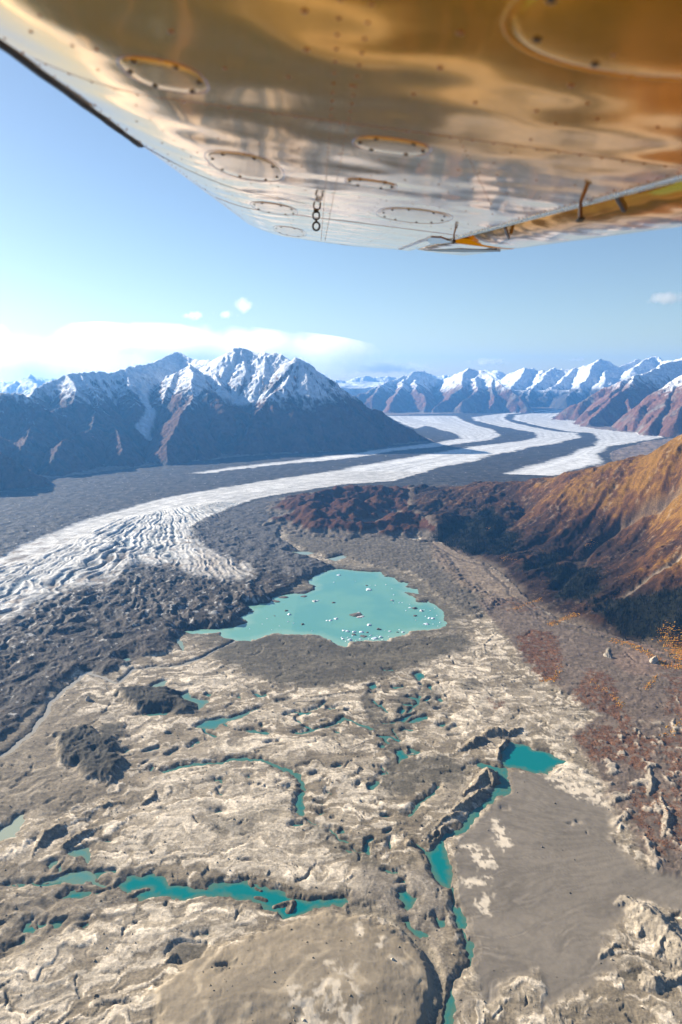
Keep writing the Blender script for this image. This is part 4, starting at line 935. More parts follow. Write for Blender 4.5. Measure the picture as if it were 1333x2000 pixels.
def panel(u0, u1, v0, v1, nscrew=6, sq=2.5, ofs=0, seam=None):
    cu, cv, hu, hv = (u0 + u1) / 2, (v0 + v1) / 2, (u1 - u0) / 2, (v1 - v0) / 2
    def se(t, k=1.0):
        c, s = math.cos(t), math.sin(t)
        return (cu + k * hu * abs(c) ** (2 / sq) * (1 if c >= 0 else -1), cv + k * hv * abs(s) ** (2 / sq) * (1 if s >= 0 else -1))
    seg = 56; rings = [(1.0, .004), (.975, -.003), (.93, -.005), (.6, -.006), (.3, -.006)]
    vs_ = []; uv_ = []; fc = []
    for k, w in rings:
        for j in range(seg):
            q = se(2 * math.pi * j / seg, k); vs_.append(loc(W3(q[0], q[1], prof(q[1]) + w))); uv_.append(q)
    vs_.append(loc(W3(cu, cv, prof(cv) - .006))); uv_.append((cu, cv))
    for i in range(len(rings) - 1):
        for j in range(seg): a = i * seg + j; b = i * seg + (j + 1) % seg; fc.append((a, b, b + seg, a + seg))
    for j in range(seg): fc.append(((len(rings) - 1) * seg + j, (len(rings) - 1) * seg + (j + 1) % seg, len(vs_) - 1))
    o = wpart('access_panel', vs_, fc, M_PANEL); add_wuv(o, uv_)
    e = strip('panel_seam', [se(2 * math.pi * j / 64, 1.05) for j in range(64)], .007, .003, seam or M_RIV, o, True)
    for k in range(nscrew):
        q = se(2 * math.pi * (k + .5) / nscrew + ofs, .86)
        place_dot('screw', ME_SCREW, q[0], q[1], .020 * WD, o).location += Vector(N3) * (-.006 * WD)
    return o
PANELS = [
 ([(228,118),(250,108),(330,130),(400,160),(412,180),(390,184),(320,168),(240,132)], 6),
 ([(395,292),(420,293),(500,315),(545,335),(557,355),(490,350),(430,330),(400,305)], 8),
 ([(482,390),(520,398),(563,408),(579,416),(583,423),(541,415),(501,405),(487,395)], 8),
 ([(532,439),(563,446),(593,455),(598,459),(579,462),(536,447)], 8),
 ([(694,275),(717,268),(767,270),(817,280),(837,295),(792,300),(727,295),(702,285)], 6),
 ([(677,352),(717,350),(775,362),(757,370),(697,362)], 6),
 ([(742,412),(792,409),(867,415),(887,425),(857,432),(787,432),(752,425)], 10),
]
for px_, ns in PANELS:
    b = oval(px_); panel(b[0], b[1], b[2], b[3], ns)
bh = [uv_of(*p) for p in [(1027,95),(1092,142),(1167,160),(1312,160)]]
panel(2.35, 3.47, .62, 1.80, 8, 2.2, .2, M_PANEL)
# rivets: rows along ribs (across the chord) and spars (along the span)
riv = []
def row(u0, v0, u1, v1, step, size=.017):
    L = math.hypot(u1 - u0, v1 - v0); k = max(2, int(L / step))
    for i in range(k + 1):
        f = i / k; u, v = u0 + (u1 - u0) * f, v0 + (v1 - v0) * f
        if u < u_tip(v) - .15: riv.append((u, v, size))
for v in (-.02, .10): row(2.5, v, 22, v, .20)
for u in (5.35, 8.55, 11.3, 13.7, 16.5, 19.2): row(u, -2.1, u - .1, 2.5, .15)
for u in (4.35, 6.6, 7.6, 9.6, 12.5, 15.1, 17.8, 20.6): row(u, -2.0, u - .1, 2.5, .34, .020)
for u in (2.6, 3.3, 3.8): row(u, -.8, u - .1, 2.4, .62, .024)
row(3, -2.05, 19, -2.05, .28); row(3, -1.45, 20, -1.45, .45); row(3, 2.52, 15.2, 2.52, .16); row(3, 1.3, 21, 1.3, .5); row(8, .7, 21, .7, .5); row(8, -.7, 21, -.7, .45)
row(5.35, .9, 8.55, 1.9, .16)
riv.sort(key=lambda r: r[0])
riv = [(u, v, s * .68) for u, v, s in riv]
for (u, v, s) in riv[:100]: place_dot('rivet', ME_RIVET, u, v, s * WD, wing_root)
def dots(name, lst, mat):
    vs_, fc, uv_ = [], [], []
    for (u, v, s) in lst:
        b0 = len(vs_); w = prof(v); vs_.append(loc(W3(u, v, w - s * .5))); uv_.append((u, v))
        for j in range(6):
            a = math.pi / 3 * j; vs_.append(loc(W3(u + s * math.cos(a), v + s * math.sin(a), w))); uv_.append((u, v))
        for j in range(6): fc.append((b0, b0 + 1 + j, b0 + 1 + (j + 1) % 6))
    o = wpart(name, vs_, fc, mat); add_wuv(o, uv_); return o
o = dots('rivets', riv[100:], M_RIV); o['kind'] = 'stuff'
# seams
strip('skin_seam', [(5.30, -2.0), (5.22, 2.5)], .004, .002, M_RIV)
strip('skin_seam', [(13.75, -2.0), (13.60, 2.5)], .008, .004, M_RIV)
strip('skin_seam', [(9.0, -2.18), (9.7, -1.8), (10.6, -1.2), (11.3, -.3)], .007, .003, M_STEEL)
# tie down ring
def torus(name, c, axis_a, axis_b, ra, rb, tr, mat, parent, seg=28, ts=8, sq=2.0):
    vs_, fc = [], []
    nrm = axis_a.cross(axis_b).normalized()
    for i in range(seg):
        t = 2 * math.pi * i / seg; cc, ss = math.cos(t), math.sin(t)
        x_ = ra * abs(cc) ** (2 / sq) * (1 if cc >= 0 else -1); y_ = rb * abs(ss) ** (2 / sq) * (1 if ss >= 0 else -1)
        p = c + axis_a * x_ + axis_b * y_; rd = (axis_a * cc + axis_b * ss).normalized()
        for j in range(ts):
            q = 2 * math.pi * j / ts; vs_.append(loc(p + (rd * math.cos(q) + nrm * math.sin(q)) * tr))
    for i in range(seg):
        for j in range(ts):
            a = i * ts + j; b = i * ts + (j + 1) % ts; c2 = ((i + 1) % seg) * ts
            fc.append((a, b, c2 + (j + 1) % ts, c2 + j))
    return wpart(name, vs_, fc, mat, parent)
u_r, v_r = uv_of(618, 411); pr = W3(u_r, v_r, 0)
ud = Vector((0, 0, 1)); xd = Vector((1, 0, 0))
M_RING = paint('dark ring metal', (.035, .025, .018), .0, .4, .2, .5)
mpp = (pr - CAMV).dot(Rcam @ Vector((0, 0, -1))) / F
ringroot = torus('tie_down_ring', pr - ud * 9.5 * mpp, xd, ud, 6.2 * mpp, 6.5 * mpp, 1.6 * mpp, M_RING, wing_root, sq=3.2)
torus('ring_eye', pr - ud * 29 * mpp, xd, ud, 6.6 * mpp, 7.6 * mpp, 1.9 * mpp, M_RING, ringroot)
def boxm(name, c, ax, ay, az_, mat, parent=wing_root, taper=1.0):
    vs_ = []
    for sz in (-1, 1):
        k = 1.0 if sz < 0 else taper
        for sx, sy in ((-1, -1), (1, -1), (1, 1), (-1, 1)): vs_.append(loc(c + ax * sx * k + ay * sy * k + az_ * sz))
    fc = [(3, 2, 1, 0), (4, 5, 6, 7), (0, 1, 5, 4), (1, 2, 6, 5), (2, 3, 7, 6), (3, 0, 4, 7)]
    o = wpart(name, vs_, fc, mat, parent, False)
    md_ = o.modifiers.new('bevel', 'BEVEL'); md_.width = min(ax.length, ay.length, az_.length) * .4; md_.segments = 2
    return o
boxm('ring_link', pr - ud * 18.5 * mpp, xd * 2.2 * mpp, Vector((0, 1, 0)) * 1.2 * mpp, ud * 3.6 * mpp, M_RING, ringroot)
boxm('ring_mount', pr + ud * 0.0 * mpp, xd * 5 * mpp, Vector((0, 1, 0)) * 6 * mpp, ud * 1.6 * mpp, M_RING, ringroot)

# flap: rounded nose in the cove behind the gap, then a flat underside to the trailing edge
def body(name, u0, u1, secf, nu, mat, parent=wing_root, cap=True):
    vs_, fc, uv_ = [], [], []
    k = None
    for i in range(nu):
        u = u0 + (u1 - u0) * i / (nu - 1); sc_ = secf(u); k = len(sc_)
        for v, w in sc_: vs_.append(loc(W3(u, v, w))); uv_.append((u, v))
    for i in range(nu - 1):
        for j in range(k): a = i * k + j; b = i * k + (j + 1) % k; fc.append((a, b, b + k, a + k))
    if cap: fc.append(tuple(range((nu - 1) * k, nu * k))); fc.append(tuple(range(k - 1, -1, -1)))
    o = wpart(name, vs_, fc, mat, parent); add_wuv(o, uv_); return o
def flap_sec(u):
    g = V_GAP + .16
    s = [(4.06, .0), (3.9, -.015), (3.6, -.02), (3.35, -.01), (3.2, .015), (3.08, .055), (2.98, .11), (2.90, .19), (g, .32), (g + .02, .42), (g + .2, .50), (3.4, .40), (4.06, .03)]
    return s
body('flap', U0, 15.1, flap_sec, 40, M_PAINT)
def ail_sec(u):
    return [(V_TE + (0.0), .0), (3.6, -.01), (3.0, -.01), (2.72, .0), (2.70, .2), (3.2, .2), (V_TE, .03)]
body('aileron', 15.3, 20.6, ail_sec, 14, M_PAINT)
body('gap_seal', U0, 15.2, lambda u: [(2.72, .10), (2.86, .14), (2.86, .40), (2.72, .40)], 30, M_STEEL)
# bright lip along the rear of the skin
body('rear_lip', U0, 15.2, lambda u: [(2.66, -.012), (2.60, -.014), (2.60, .02), (2.66, .03)], 30, paint('bare aluminium', (.75, .76, .78), .0005, .25, .3, .9))
# aileron hinge cover and its trailing balance plate
def at_uv(px, py, w=0.0):
    u, v = uv_of(px, py); return W3(u, v, w)
def quad_prism(name, px, th, mat, w=-.03, parent=wing_root):
    q = [uv_of(*p) for p in px]; vs_ = [loc(W3(u, v, w)) for u, v in q] + [loc(W3(u, v, w + th)) for u, v in q]; k = len(q)
    fc = [tuple(range(k - 1, -1, -1)), tuple(range(k, 2 * k))] + [(i, (i + 1) % k, k + (i + 1) % k, k + i) for i in range(k)]
    return wpart(name, vs_, fc, mat, parent, False)
M_BRN = paint('dark bronze fitting', (.16, .07, .02), .001, .3, .6)  # one even dark brown base colour for hinges and fairing
quad_prism('hinge_fairing', [(832,466),(842,462),(862,463),(876,468),(885,471),(862,474),(842,475)], .06, M_BRN, -.02)
quad_prism('trim_tab', [(830,487.5),(900,485),(972,486.5),(978,490),(900,491),(860,490)], .04, M_STEEL, -.02)
strip('aileron_seam', [uv_of(781, 487), uv_of(800, 480), uv_of(820, 472), uv_of(838, 466)], .05, .02, paint('edge sealant', (.6, .62, .65), .0, .3, .2))
def bracket(px0, py0, px1, py1, w):
    a = at_uv(px0, py0, 0); d = (a - CAMV).dot(Rcam @ Vector((0, 0, -1))) / F
    h_ = (py1 - py0) / 2
    up_ = Rcam @ Vector((0, 1, 0)); rt = Rcam @ Vector((1, 0, 0)); fw_ = Rcam @ Vector((0, 0, -1))
    c = a - up_ * h_ * d * .96
    o = boxm('flap_hinge', c, rt * w * d, fw_ * w * 1.6 * d, up_ * h_ * d, M_BRN, wing_root, .8)
    vs0 = c - up_ * h_ * d
    boxm('hinge_foot', vs0, rt * w * 1.9 * d, fw_ * w * 2.4 * d, up_ * 2.2 * d, M_STEEL, o)
bracket(1134, 394, 1131, 430, 3.4)
bracket(887, 457, 887, 472, 1.6)
def arm(px0, py0, px1, py1, wd_, dip=-.25):
    a, b = at_uv(px0, py0, .05), at_uv(px1, py1, -.02); ax = (b - a); L = ax.length; ax.normalize()
    s1 = ax.cross(N3).normalized(); s2 = ax.cross(s1).normalized(); d = (a - CAMV).length / F
    boxm('flap_hinge', (a + b) / 2, s1 * wd_ * d, s2 * wd_ * 1.5 * d, ax * L / 2, M_STEEL, wing_root)
arm(1200, 386, 1222, 404, 4.0)
arm(985, 450, 995, 462, 2.0)

# ------------------------------------------------------------------ icebergs on the lake
rnd = random.Random(5)
def bump_mat(name, c1, c2, sc, rough, bd):
    mat = bpy.data.materials.new(name); t, out = nodes(mat)
    bs = N(t, 'ShaderNodeBsdfPrincipled'); bs.inputs['Roughness'].default_value = rough
    geo = N(t, 'ShaderNodeNewGeometry'); n1 = N(t, 'ShaderNodeTexNoise'); n1.inputs['Scale'].default_value = sc; n1.inputs['Detail'].default_value = 5
    t.links.new(geo.outputs['Position'], n1.inputs['Vector'])
    cr = N(t, 'ShaderNodeValToRGB'); cr.color_ramp.elements[0].color = (*c1, 1); cr.color_ramp.elements[1].color = (*c2, 1); cr.color_ramp.elements[0].position = .35; cr.color_ramp.elements[1].position = .65
    t.links.new(n1.outputs['Fac'], cr.inputs[0]); t.links.new(cr.outputs[0], bs.inputs['Base Color'])
    bp = N(t, 'ShaderNodeBump'); bp.inputs['Distance'].default_value = bd; t.links.new(n1.outputs['Fac'], bp.inputs['Height']); t.links.new(bp.outputs[0], bs.inputs['Normal'])
    t.links.new(bs.outputs[0], out.inputs[0]); return mat
M_BERG = bump_mat('berg ice', (.62, .72, .78), (.85, .87, .88), .25, .4, .6)
M_DIRTY = bump_mat('debris covered ice', (.07, .06, .05), (.14, .12, .10), .3, .85, .6)
M_MIX = bump_mat('partly dirty ice', (.13, .11, .09), (.80, .80, .80), .12, .7, .6)
M_BOULD = bump_mat('pale boulder rock', (.30, .25, .19), (.45, .38, .30), .3, .9, .6)
def lump(name, cx, cy_, rx, ry, rz, seed, mat, z=None, peaks_=3):
    bm2 = bmesh.new(); bmesh.ops.create_icosphere(bm2, subdivisions=3, radius=1.0)
    r_ = random.Random(seed); dirs = [(Vector((r_.uniform(-1, 1), r_.uniform(-1, 1), r_.uniform(-.2, 1))).normalized(), r_.uniform(.55, .95)) for _ in range(11)]
    for v in bm2.verts:
        p = v.co.copy(); f = 1.15
        for d, k in dirs: 
            t = p.dot(d)
            if t > 1e-3: f = min(f, k / t)
        v.co = p * f * (1 + .06 * r_.uniform(-1, 1))
        if v.co.z < -.25: v.co.z = -.25
    for v in bm2.verts: v.co = Vector((v.co.x * rx, v.co.y * ry, v.co.z * rz))
    me = bpy.data.meshes.new(name); bm2.to_mesh(me); bm2.free(); me.materials.append(mat)
    o = bpy.data.objects.new(name, me); link(o); o.location = (cx, cy_, lakeZ if z is None else z); o.rotation_euler[2] = r_.uniform(-.4, .4); return o
BERGS = [  # zoom-4 coordinates (x, y), width, kind, label
 (700,115,22,'w','small white iceberg alone near the far shore of the lake'),
 (855,190,30,'w','white iceberg right of centre behind the others, beside a small dark one'),
 (845,170,14,'d','small dark iceberg just behind a white iceberg right of centre'),
 (572,252,26,'m','grey and white iceberg nearest the long dark ice spit'),
 (588,248,14,'w','white iceberg touching the grey and white one near the ice spit'),
 (672,258,22,'d','brown iceberg alone in the middle of the lake'),
 (440,320,22,'w','flat white iceberg alone in the left part of the lake'),
 (365,328,11,'d','tiny dark iceberg in the left part of the lake'),
 (425,300,20,'d','low thin brown iceberg behind the flat white one on the left'),
 (512,370,22,'d','low dark iceberg alone left of the lake centre near the silt bank'),
 (790,322,80,'d','largest iceberg, dark and flat like a raft at the lake centre'),
 (803,312,24,'m','pale ice block behind the large dark flat iceberg'),
 (812,332,44,'m','narrow grey iceberg close in front of the large dark flat iceberg'),
 (637,352,16,'w','left block of a pair of white icebergs left of the large flat one'),
 (653,351,18,'w','right block of a pair of white icebergs left of the large flat one'),
 (683,342,22,'w','white iceberg between the white pair and the large dark flat one'),
 (857,375,28,'w','wedge shaped white iceberg in front of the large dark flat one'),
 (905,397,28,'d','thin brown floating slab right of the front iceberg cluster'),
 (724,404,20,'w','white iceberg at the left end of the front cluster'),
 (742,408,22,'w','second white iceberg from the left end of the front cluster'),
 (778,412,20,'w','bright iceberg left of the tallest white one in the front cluster'),
 (776,424,24,'d','dark low iceberg in the front cluster left of the biggest dark one'),
 (818,412,26,'w','tallest white iceberg of the front cluster'),
 (830,434,48,'d','biggest dark iceberg of the front cluster'),
 (847,413,15,'d','brown iceberg right behind the tallest white one'),
 (866,430,14,'w','white iceberg just right of the biggest dark one in front'),
 (885,444,30,'w','low white iceberg near the front shore, right of the cluster'),
 (915,438,20,'w','bright white iceberg close to the front shore'),
 (720,448,20,'w','white iceberg beside the pale notch of the front shore'),
 (755,453,28,'w','wide white iceberg right of the pale notch of the front shore'),
 (808,448,14,'w','small white iceberg against the front shore below the dark cluster'),
 (963,408,14,'w','small white iceberg off the right end of the front cluster'),
 (1005,412,16,'d','small dark iceberg near the shore bulge on the right'),
 (1032,412,16,'w','thin white iceberg near the shore bulge on the right'),
 (978,248,20,'m','grey iceberg in the right part of the lake near the shore tongues'),
 (1068,285,14,'w','white iceberg touching a dark one near the right shore tongue'),
 (1092,288,30,'d','dark iceberg beside a white one near the right shore tongue'),
 (1095,327,24,'d','round dark iceberg alone in the right bay'),
 (1170,340,22,'w','white iceberg of the bright heap in the right bay'),
 (1188,341,24,'w','larger white iceberg of the bright heap in the right bay'),
 (1133,302,22,'m','grey white iceberg at the mouth of the right bay'),
 (1155,370,28,'w','low white iceberg nearest the front of the right bay'),
 (1226,362,10,'w','small white iceberg close to the right end of the lake'),
 (515,226,48,'d','dark oval iceberg off the tip of the long ice spit'),
 (412,231,54,'d','dark flat iceberg beside the glacier snout on the left'),
 (560,176,26,'m','grey iceberg at the tip of the white ice shelf'),
 (485,184,90,'w','long white ice shelf strip lying against the glacier snout'),
 (505,202,125,'d','long dark ice spit reaching from the glacier snout into the lake'),
 (365,250,58,'d','slanting brown ice tongue off the glacier snout'),
 (240,305,44,'d','dark ice block off the left corner of the glacier snout'),
]
SMALL = [(435,358,9),(463,365,9),(325,342,8),(390,380,7),(985,218,9),(945,165,9),(975,186,7),(1015,258,10),(1030,258,8),(985,260,7),(1068,268,7),(890,168,8),(862,168,7),(674,152,8),(785,147,7),(1150,330,8),(1210,325,8),(1125,296,8),(1145,296,8),(1140,372,8),(1050,300,7),(1015,400,8),(940,402,7),(770,432,9),(715,440,9),(745,440,9),(900,432,8),(880,452,8),(855,448,8),(790,455,8),(735,460,8),(1175,300,7),(1200,290,7),(1190,370,7),(300,370,6),(350,400,6),(235,395,6),(560,405,6),(1215,380,7),(1100,350,7),(925,452,8),(960,436,7)]
gi = 0
for (zx, zy, w, kind, lab) in BERGS:
    px_, py_ = 400 + zx / 2.666, 1080 + zy / 2.666
    gx, gy = G(px_, py_); mp_ = math.hypot(math.hypot(gx, gy), CAM_H) / F * 1.0; r_ = w / 2.666 / 2 * mp_
    flat_ = w > 40
    o = lump('iceberg', gx, gy, r_ * 1.05, r_ * (.75 if flat_ else 1.1), (r_ * .16 if flat_ else r_ * .5), gi + 50, {'w': M_BERG, 'd': M_DIRTY, 'm': M_MIX}[kind])
    if flat_: o.rotation_euler[2] = {485: .25, 505: .25, 365: -.7}.get(zx, 0.05)
    o['label'] = lab; o['category'] = 'iceberg'; o['group'] = 'icebergs floating on the turquoise lake'; gi += 1
for (zx, zy, w) in SMALL:
    px_, py_ = 400 + zx / 2.666, 1080 + zy / 2.666
    gx, gy = G(px_, py_); r_ = w / 2.666 / 2 * 2.1
    o = lump('ice_floe', gx, gy, r_, r_ * 1.1, r_ * .5, gi + 90, M_BERG)
    o['label'] = 'tiny white ice fragment floating loose on the turquoise lake'; o['category'] = 'ice floe'; o['group'] = 'tiny ice fragments scattered on the lake'; gi += 1
# boulders
def zat(x_, y_):
    a0 = math.atan2(x_, y_); j = int(round((a0 - az[0]) / (az[1] - az[0]))); j = min(max(j, 0), len(AZ_IN) - 1)
    k = min(int(np.searchsorted(rad, math.hypot(x_, y_))), NR - 1); return float(H.reshape(NR, NA)[k, j])
for (px_, py_, w, lab) in [(172,1371,10,'tall pale boulder standing on the flat beside the silty river, casting a long shadow'), (1187,1286,13,'pale boulder on the purple brown gravel flat'), (1277,1296,16,'elongated pale boulder beside the yellow shrubs')]:
    gx, gy = G(px_, py_); mp_ = math.hypot(math.hypot(gx, gy), CAM_H) / F; r_ = w / 2 * mp_
    o = lump('boulder', gx, gy, r_, r_ * 1.3, r_ * 1.3, int(px_), M_BOULD, z=zat(gx, gy) + .5)
    o['label'] = lab; o['category'] = 'boulder'; o['group'] = 'large boulders on the valley floor'

# ------------------------------------------------------------------ spruce wood and shrubs
def leaf_mat(name, ramp, rough=.8):
    mat = bpy.data.materials.new(name); t, out = nodes(mat)
    bs = N(t, 'ShaderNodeBsdfPrincipled'); bs.inputs['Roughness'].default_value = rough; bs.inputs['Specular IOR Level'].default_value = .15
    at = N(t, 'ShaderNodeAttribute', attribute_name='albedo'); t.links.new(at.outputs['Color'], bs.inputs['Base Color']); t.links.new(bs.outputs[0], out.inputs[0]); return mat
M_LEAF = leaf_mat('foliage', None)
rs = np.random.RandomState(3)
ii_, hx, hy, hz, hfo, hsd = hill_data
pr_ = np.clip(hfo - .35, 0, 1) * (RD[ii_] ** 2) * (AA.ravel()[ii_] < math.radians(38))
pr_ = pr_ / pr_.sum(); NT = 5200
pick = rs.choice(len(ii_), NT, p=pr_)
tx_ = hx[pick] + rs.uniform(-3, 3, NT); ty_ = hy[pick] + rs.uniform(-3, 3, NT); tz_ = H[ii_[pick]]
th_ = rs.uniform(7, 15, NT); tr_ = th_ * rs.uniform(.14, .22, NT)
Vt, Ft, At = [], [], []
seg = 5; base = 0
ang5 = np.arange(seg) * 2 * np.pi / seg
for lvl, (z0, z1, rk) in enumerate([(.08, .6, 1.0), (.4, 1.0, .62)]):
    bz = tz_ + th_ * z0 - 1; tzp = tz_ + th_ * z1
    ringv = np.stack([np.stack([tx_ + tr_ * rk * np.cos(a_ + lvl), ty_ + tr_ * rk * np.sin(a_ + lvl), bz + rs.uniform(-.4, .4, NT)], -1) for a_ in ang5], 1)
    top_ = np.stack([tx_, ty_, tzp], -1)[:, None]
    vv_ = np.concatenate([ringv, top_], 1).reshape(-1, 3)
    b_ = base + np.arange(NT)[:, None, None] * (seg + 1)
    f_ = np.stack([np.arange(seg), (np.arange(seg) + 1) % seg, np.full(seg, seg)], -1)[None] + b_
    Vt.append(vv_); Ft.append(f_.reshape(-1, 3)); base += len(vv_)
    cc = col(.009, .011, .008)[None] * rs.uniform(.6, 1.6, (NT, 1)); At.append(np.repeat(cc, seg + 1, 0))
o = attr_mesh('spruce_forest', np.concatenate(Vt), np.concatenate(Ft), np.concatenate(At), M_LEAF, False)
o['kind'] = 'stuff'; o['label'] = 'dark spruce forest in patches on the lower hillside'
# autumn shrubs: small ragged clumps
def clumps(name, cx, cyy, cz, r, colr, label):
    n_ = len(cx); vs0 = np.array([(0, 0, 1), (1, 0, .1), (.31, .95, .2), (-.81, .59, .0), (-.81, -.59, .2), (.31, -.95, .0), (.4, .3, .8), (-.4, -.2, .7)])
    f0 = np.array([(1, 2, 6), (2, 3, 0), (3, 4, 7), (4, 5, 7), (5, 1, 6), (6, 2, 0), (7, 0, 3), (6, 0, 7), (6, 7, 5)])
    j = rs.uniform(.7, 1.3, (n_, 8, 3)); vv_ = vs0[None] * j * r[:, None, None]; vv_[..., 2] *= .9
    rot = rs.uniform(0, 6.28, n_); c, s = np.cos(rot)[:, None], np.sin(rot)[:, None]
    xx = vv_[..., 0] * c - vv_[..., 1] * s; yy = vv_[..., 0] * s + vv_[..., 1] * c
    P_ = np.stack([xx + cx[:, None], yy + cyy[:, None], vv_[..., 2] + cz[:, None]], -1).reshape(-1, 3)
    F_ = (f0[None] + np.arange(n_)[:, None, None] * 8).reshape(-1, 3)
    o = attr_mesh(name, P_, F_, np.repeat(colr, 8, 0), M_LEAF, False); o['kind'] = 'stuff'; o['label'] = label; return o
# golden shrubs: traced strips at the foot of the slope
GOLD = [([(1010,1095),(980,1090)], 4, 60), ([(1005,1190),(1030,1180),(1060,1170)], 5, 160), ([(1072,1220),(1085,1218),(1105,1208),(1130,1200)], 5, 420), ([(1195,1252),(1230,1258),(1250,1268),(1280,1285),(1300,1300),(1333,1305)], 6, 700), ([(1300,1230),(1320,1265),(1335,1290),(1345,1240)], 20, 1700), ([(1285,1320),(1270,1335),(1262,1345)], 6, 120), ([(1155,1330),(1200,1360),(1215,1380)], 8, 90), ([(1140,1070),(1165,1060)], 6, 60), ([(1055,1330),(1085,1325),(1100,1300)], 6, 160), ([(950,1035),(960,1030)], 5, 30), ([(1300,1440),(1340,1400)], 14, 90)]
gx_l, gy_l = [], []
for pts, wpx, cnt in GOLD:
    for _ in range(cnt):
        i = rnd.randrange(len(pts) - 1); f = rnd.random()
        px_ = pts[i][0] * (1 - f) + pts[i + 1][0] * f + rnd.gauss(0, wpx * .55); py_ = pts[i][1] * (1 - f) + pts[i + 1][1] * f + rnd.gauss(0, wpx * .4)
        q = march(px_, py_, 900, 6000); gx_l.append((q[0], q[1], q[2]))
gq = np.array(gx_l); ng = len(gq)
gc = col(.55, .26, .02)[None] * rs.uniform(.6, 1.25, (ng, 1)) * np.c_[np.ones(ng), rs.uniform(.7, 1.15, ng), np.ones(ng)]
clumps('golden_shrubs', gq[:, 0], gq[:, 1], gq[:, 2] - .6, rs.uniform(1.0, 2.9, ng), gc, 'bright golden autumn shrubs along the foot of the hillside')
# rust shrubs on the flats and tundra
sel = np.where(near)[0]; pw = np.clip(rp, 0, 1) * D ** 2 * (np.abs(AA.ravel()[sel]) < math.radians(38)); pw = pw / pw.sum(); NS = 13000
pk = sel[rs.choice(len(sel), NS, p=pw)]
rc = lerp(col(.09, .035, .016)[None], col(.36, .12, .022)[None], rs.rand(NS, 1) ** 2.4)
clumps('rust_shrubs', X[pk], Y[pk], H[pk] - .4, rs.uniform(.6, 1.7, NS), rc, 'rust red dwarf shrubs spread over the gravel flats')
pw = np.clip(1 - hfo, 0, 1) * (hsd < -10) * RD[ii_] ** 2 * (AA.ravel()[ii_] < math.radians(38)) * sstep(-.1, .3, fbm(hx, hy, 120, 3, 400)); pw = pw / pw.sum(); NS = 17000
pk = ii_[rs.choice(len(ii_), NS, p=pw)]
rc = lerp(col(.035, .020, .012)[None], col(.40, .18, .03)[None], (rs.rand(NS, 1) ** 1.6) * np.clip(.35 + H[pk][:, None] / 350, .3, 1))
clumps('tundra_shrubs', X[pk], Y[pk], H[pk] - .6, rs.uniform(1.0, 2.6, NS), rc, 'orange and brown dwarf shrubs covering the hillside')

sel = np.where(near)[0]; pw = (D ** 2) * sstep(-.1, .35, fbm(nx, ny, 60, 4, 440) + .3 * (1 - cream)) * (water_sd > 4) * (np.abs(AA.ravel()[sel]) < math.radians(38)) * (D < 3600) * (1 - .8 * pl)
pw = pw * (REG[sel] != 3) / 1.0; pw = pw / pw.sum(); NS = 16000
pk = sel[rs.choice(len(sel), NS, p=pw)]
rc = np.clip(ALB[pk] * rs.uniform(.5, 1.25, (NS, 1)), .02, .7)
clumps('loose_stones', X[pk], Y[pk], H[pk] - .3, rs.uniform(.6, 1.1, NS) + 2.2 * rs.rand(NS) ** 8, rc, 'loose stones and rubble strewn over the silt and moraine')

# ------------------------------------------------------------------ clouds (real volumes far beyond the haze)
def cloud_mat(name, dens, nscale, cut, seed):
    mat = bpy.data.materials.new(name); t, out = nodes(mat)
    pv = N(t, 'ShaderNodeVolumePrincipled'); pv.inputs['Color'].default_value = (1, 1, 1, 1); pv.inputs['Anisotropy'].default_value = .6
    tc = N(t, 'ShaderNodeTexCoord'); 
    n1 = N(t, 'ShaderNodeTexNoise'); n1.inputs['Scale'].default_value = nscale; n1.inputs['Detail'].default_value = 5; n1.inputs['Roughness'].default_value = .55
    mp = N(t, 'ShaderNodeMapping'); mp.inputs['Location'].default_value = (seed, seed * 2, 0); mp.inputs['Scale'].default_value = (1, 1, .5)
    geo = N(t, 'ShaderNodeNewGeometry'); t.links.new(geo.outputs['Position'], mp.inputs['Vector']); t.links.new(mp.outputs[0], n1.inputs['Vector'])
    ln = N(t, 'ShaderNodeVectorMath', operation='LENGTH'); t.links.new(tc.outputs['Object'], ln.inputs[0])
    m1 = N(t, 'ShaderNodeMath', operation='MULTIPLY_ADD'); m1.inputs[1].default_value = 2.6; m1.inputs[2].default_value = -1.3 ; t.links.new(n1.outputs['Fac'], m1.inputs[0])
    m2 = N(t, 'ShaderNodeMath', operation='SUBTRACT'); m2.inputs[0].default_value = cut; t.links.new(ln.outputs['Value'], m2.inputs[1])
    m3 = N(t, 'ShaderNodeMath', operation='ADD'); t.links.new(m1.outputs[0], m3.inputs[0]); t.links.new(m2.outputs[0], m3.inputs[1])
    m4 = N(t, 'ShaderNodeMath', operation='MULTIPLY'); m4.inputs[1].default_value = dens; m4.use_clamp = False
    m5 = N(t, 'ShaderNodeMath', operation='MAXIMUM'); m5.inputs[1].default_value = 0; t.links.new(m3.outputs[0], m5.inputs[0]); t.links.new(m5.outputs[0], m4.inputs[0])
    t.links.new(m4.outputs[0], pv.inputs['Density']); t.links.new(pv.outputs[0], out.inputs['Volume']); return mat
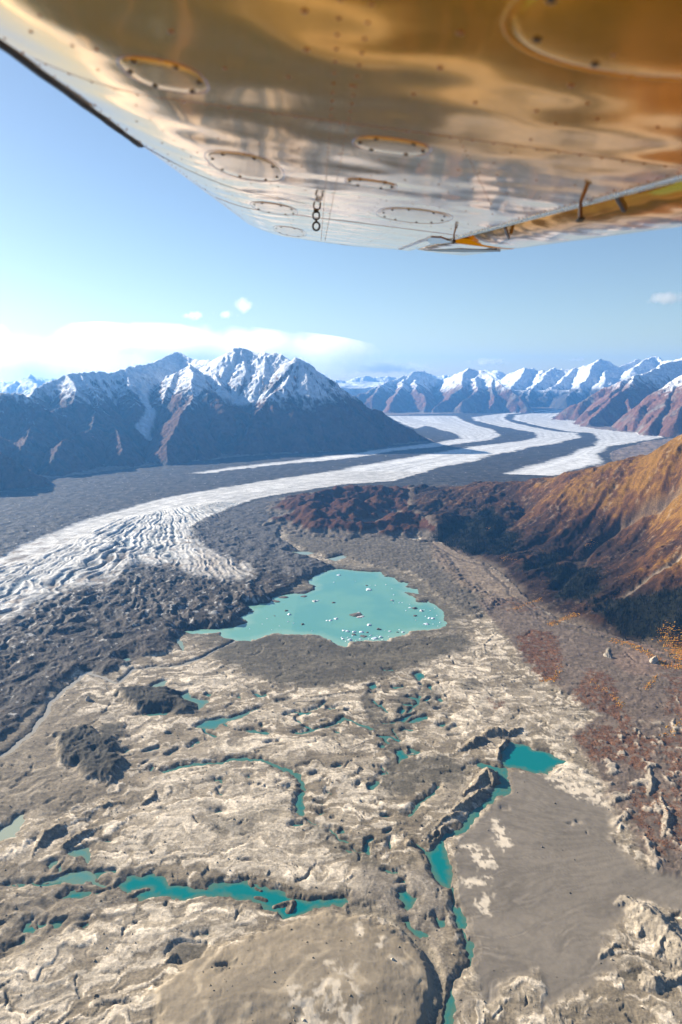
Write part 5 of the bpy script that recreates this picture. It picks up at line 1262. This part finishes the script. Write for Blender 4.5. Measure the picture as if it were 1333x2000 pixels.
def cloud(px_, py_, wpx, hpx, label, Dk=58.0, dens=.003, cut=.75, depth=.35, roll=0.0):
    rx, ry, rw = ray(px_, py_); t = Dk * 1000 / math.hypot(rx, ry); c = Vector((rx * t, ry * t, CAM_H + rw * t))
    mpp_ = Dk * 1000 / F
    bm2 = bmesh.new(); bmesh.ops.create_icosphere(bm2, subdivisions=3, radius=1.0)
    me = bpy.data.meshes.new('cloud'); bm2.to_mesh(me); bm2.free(); me.materials.append(cloud_mat('cloud vapour', dens, 1.0 / (hpx * mpp_ * .9), cut, px_ * .37))
    o = bpy.data.objects.new('cloud', me); link(o); o.location = c; o.scale = (wpx * mpp_ / 2, wpx * mpp_ / 2 * depth, hpx * mpp_ / 2); o.rotation_euler = (0, roll, -math.atan2(rx, ry))
    o['label'] = label; o['category'] = 'cloud'; o['group'] = 'clouds above the mountains'; return o
cloud(300, 700, 980, 130, 'long flat white cloud bank over the left mountains', dens=.0011, cut=1.05, depth=.2)
cloud(40, 722, 640, 96, 'bright low cloud layer at the left edge below the long bank', Dk=50, dens=.0016, cut=1.05, depth=.15)
cloud(484, 597, 62, 34, 'largest puff of the small cloud group high above the left peak')
cloud(440, 614, 52, 24, 'faint puff in the middle of the small cloud group')
cloud(374, 616, 52, 20, 'thin left puff of the small cloud group')
cloud(760, 720, 210, 28, 'elongated cloud touching the pale peaks right of the big mountain', dens=.0025)
cloud(955, 707, 90, 18, 'small flat cloud just over the middle of the far range', dens=.003)
cloud(1300, 583, 100, 26, 'faint pinkish cloud at the right edge high in the sky', dens=.002)
cloud(1125, 703, 60, 12, 'thin cloud right of the middle over the far range', dens=.002)

# ------------------------------------------------------------------ haze
hz_m = bpy.data.materials.new('haze'); t, out = nodes(hz_m)
pv = N(t, 'ShaderNodeVolumePrincipled'); pv.inputs['Color'].default_value = (.14, .44, 1.0, 1); pv.inputs['Density'].default_value = 2.6e-5; pv.inputs['Anisotropy'].default_value = .35
t.links.new(pv.outputs[0], out.inputs['Volume'])
zlo = float(H.min()) - 3.0; ztop = max(float(H.max()) + 60, CAM_H + 60)
bm2 = bmesh.new(); bmesh.ops.create_cube(bm2, size=1.0); me = bpy.data.meshes.new('haze'); bm2.to_mesh(me); bm2.free(); me.materials.append(hz_m)
hz_o = link(bpy.data.objects.new('haze', me)); hz_o.scale = (63000, 63000, ztop - zlo); hz_o.location = (0, 0, (ztop + zlo) / 2); hz_o['kind'] = 'stuff'
print('verts', NV, 'zmax', H.max(), 'zmin', H.min())
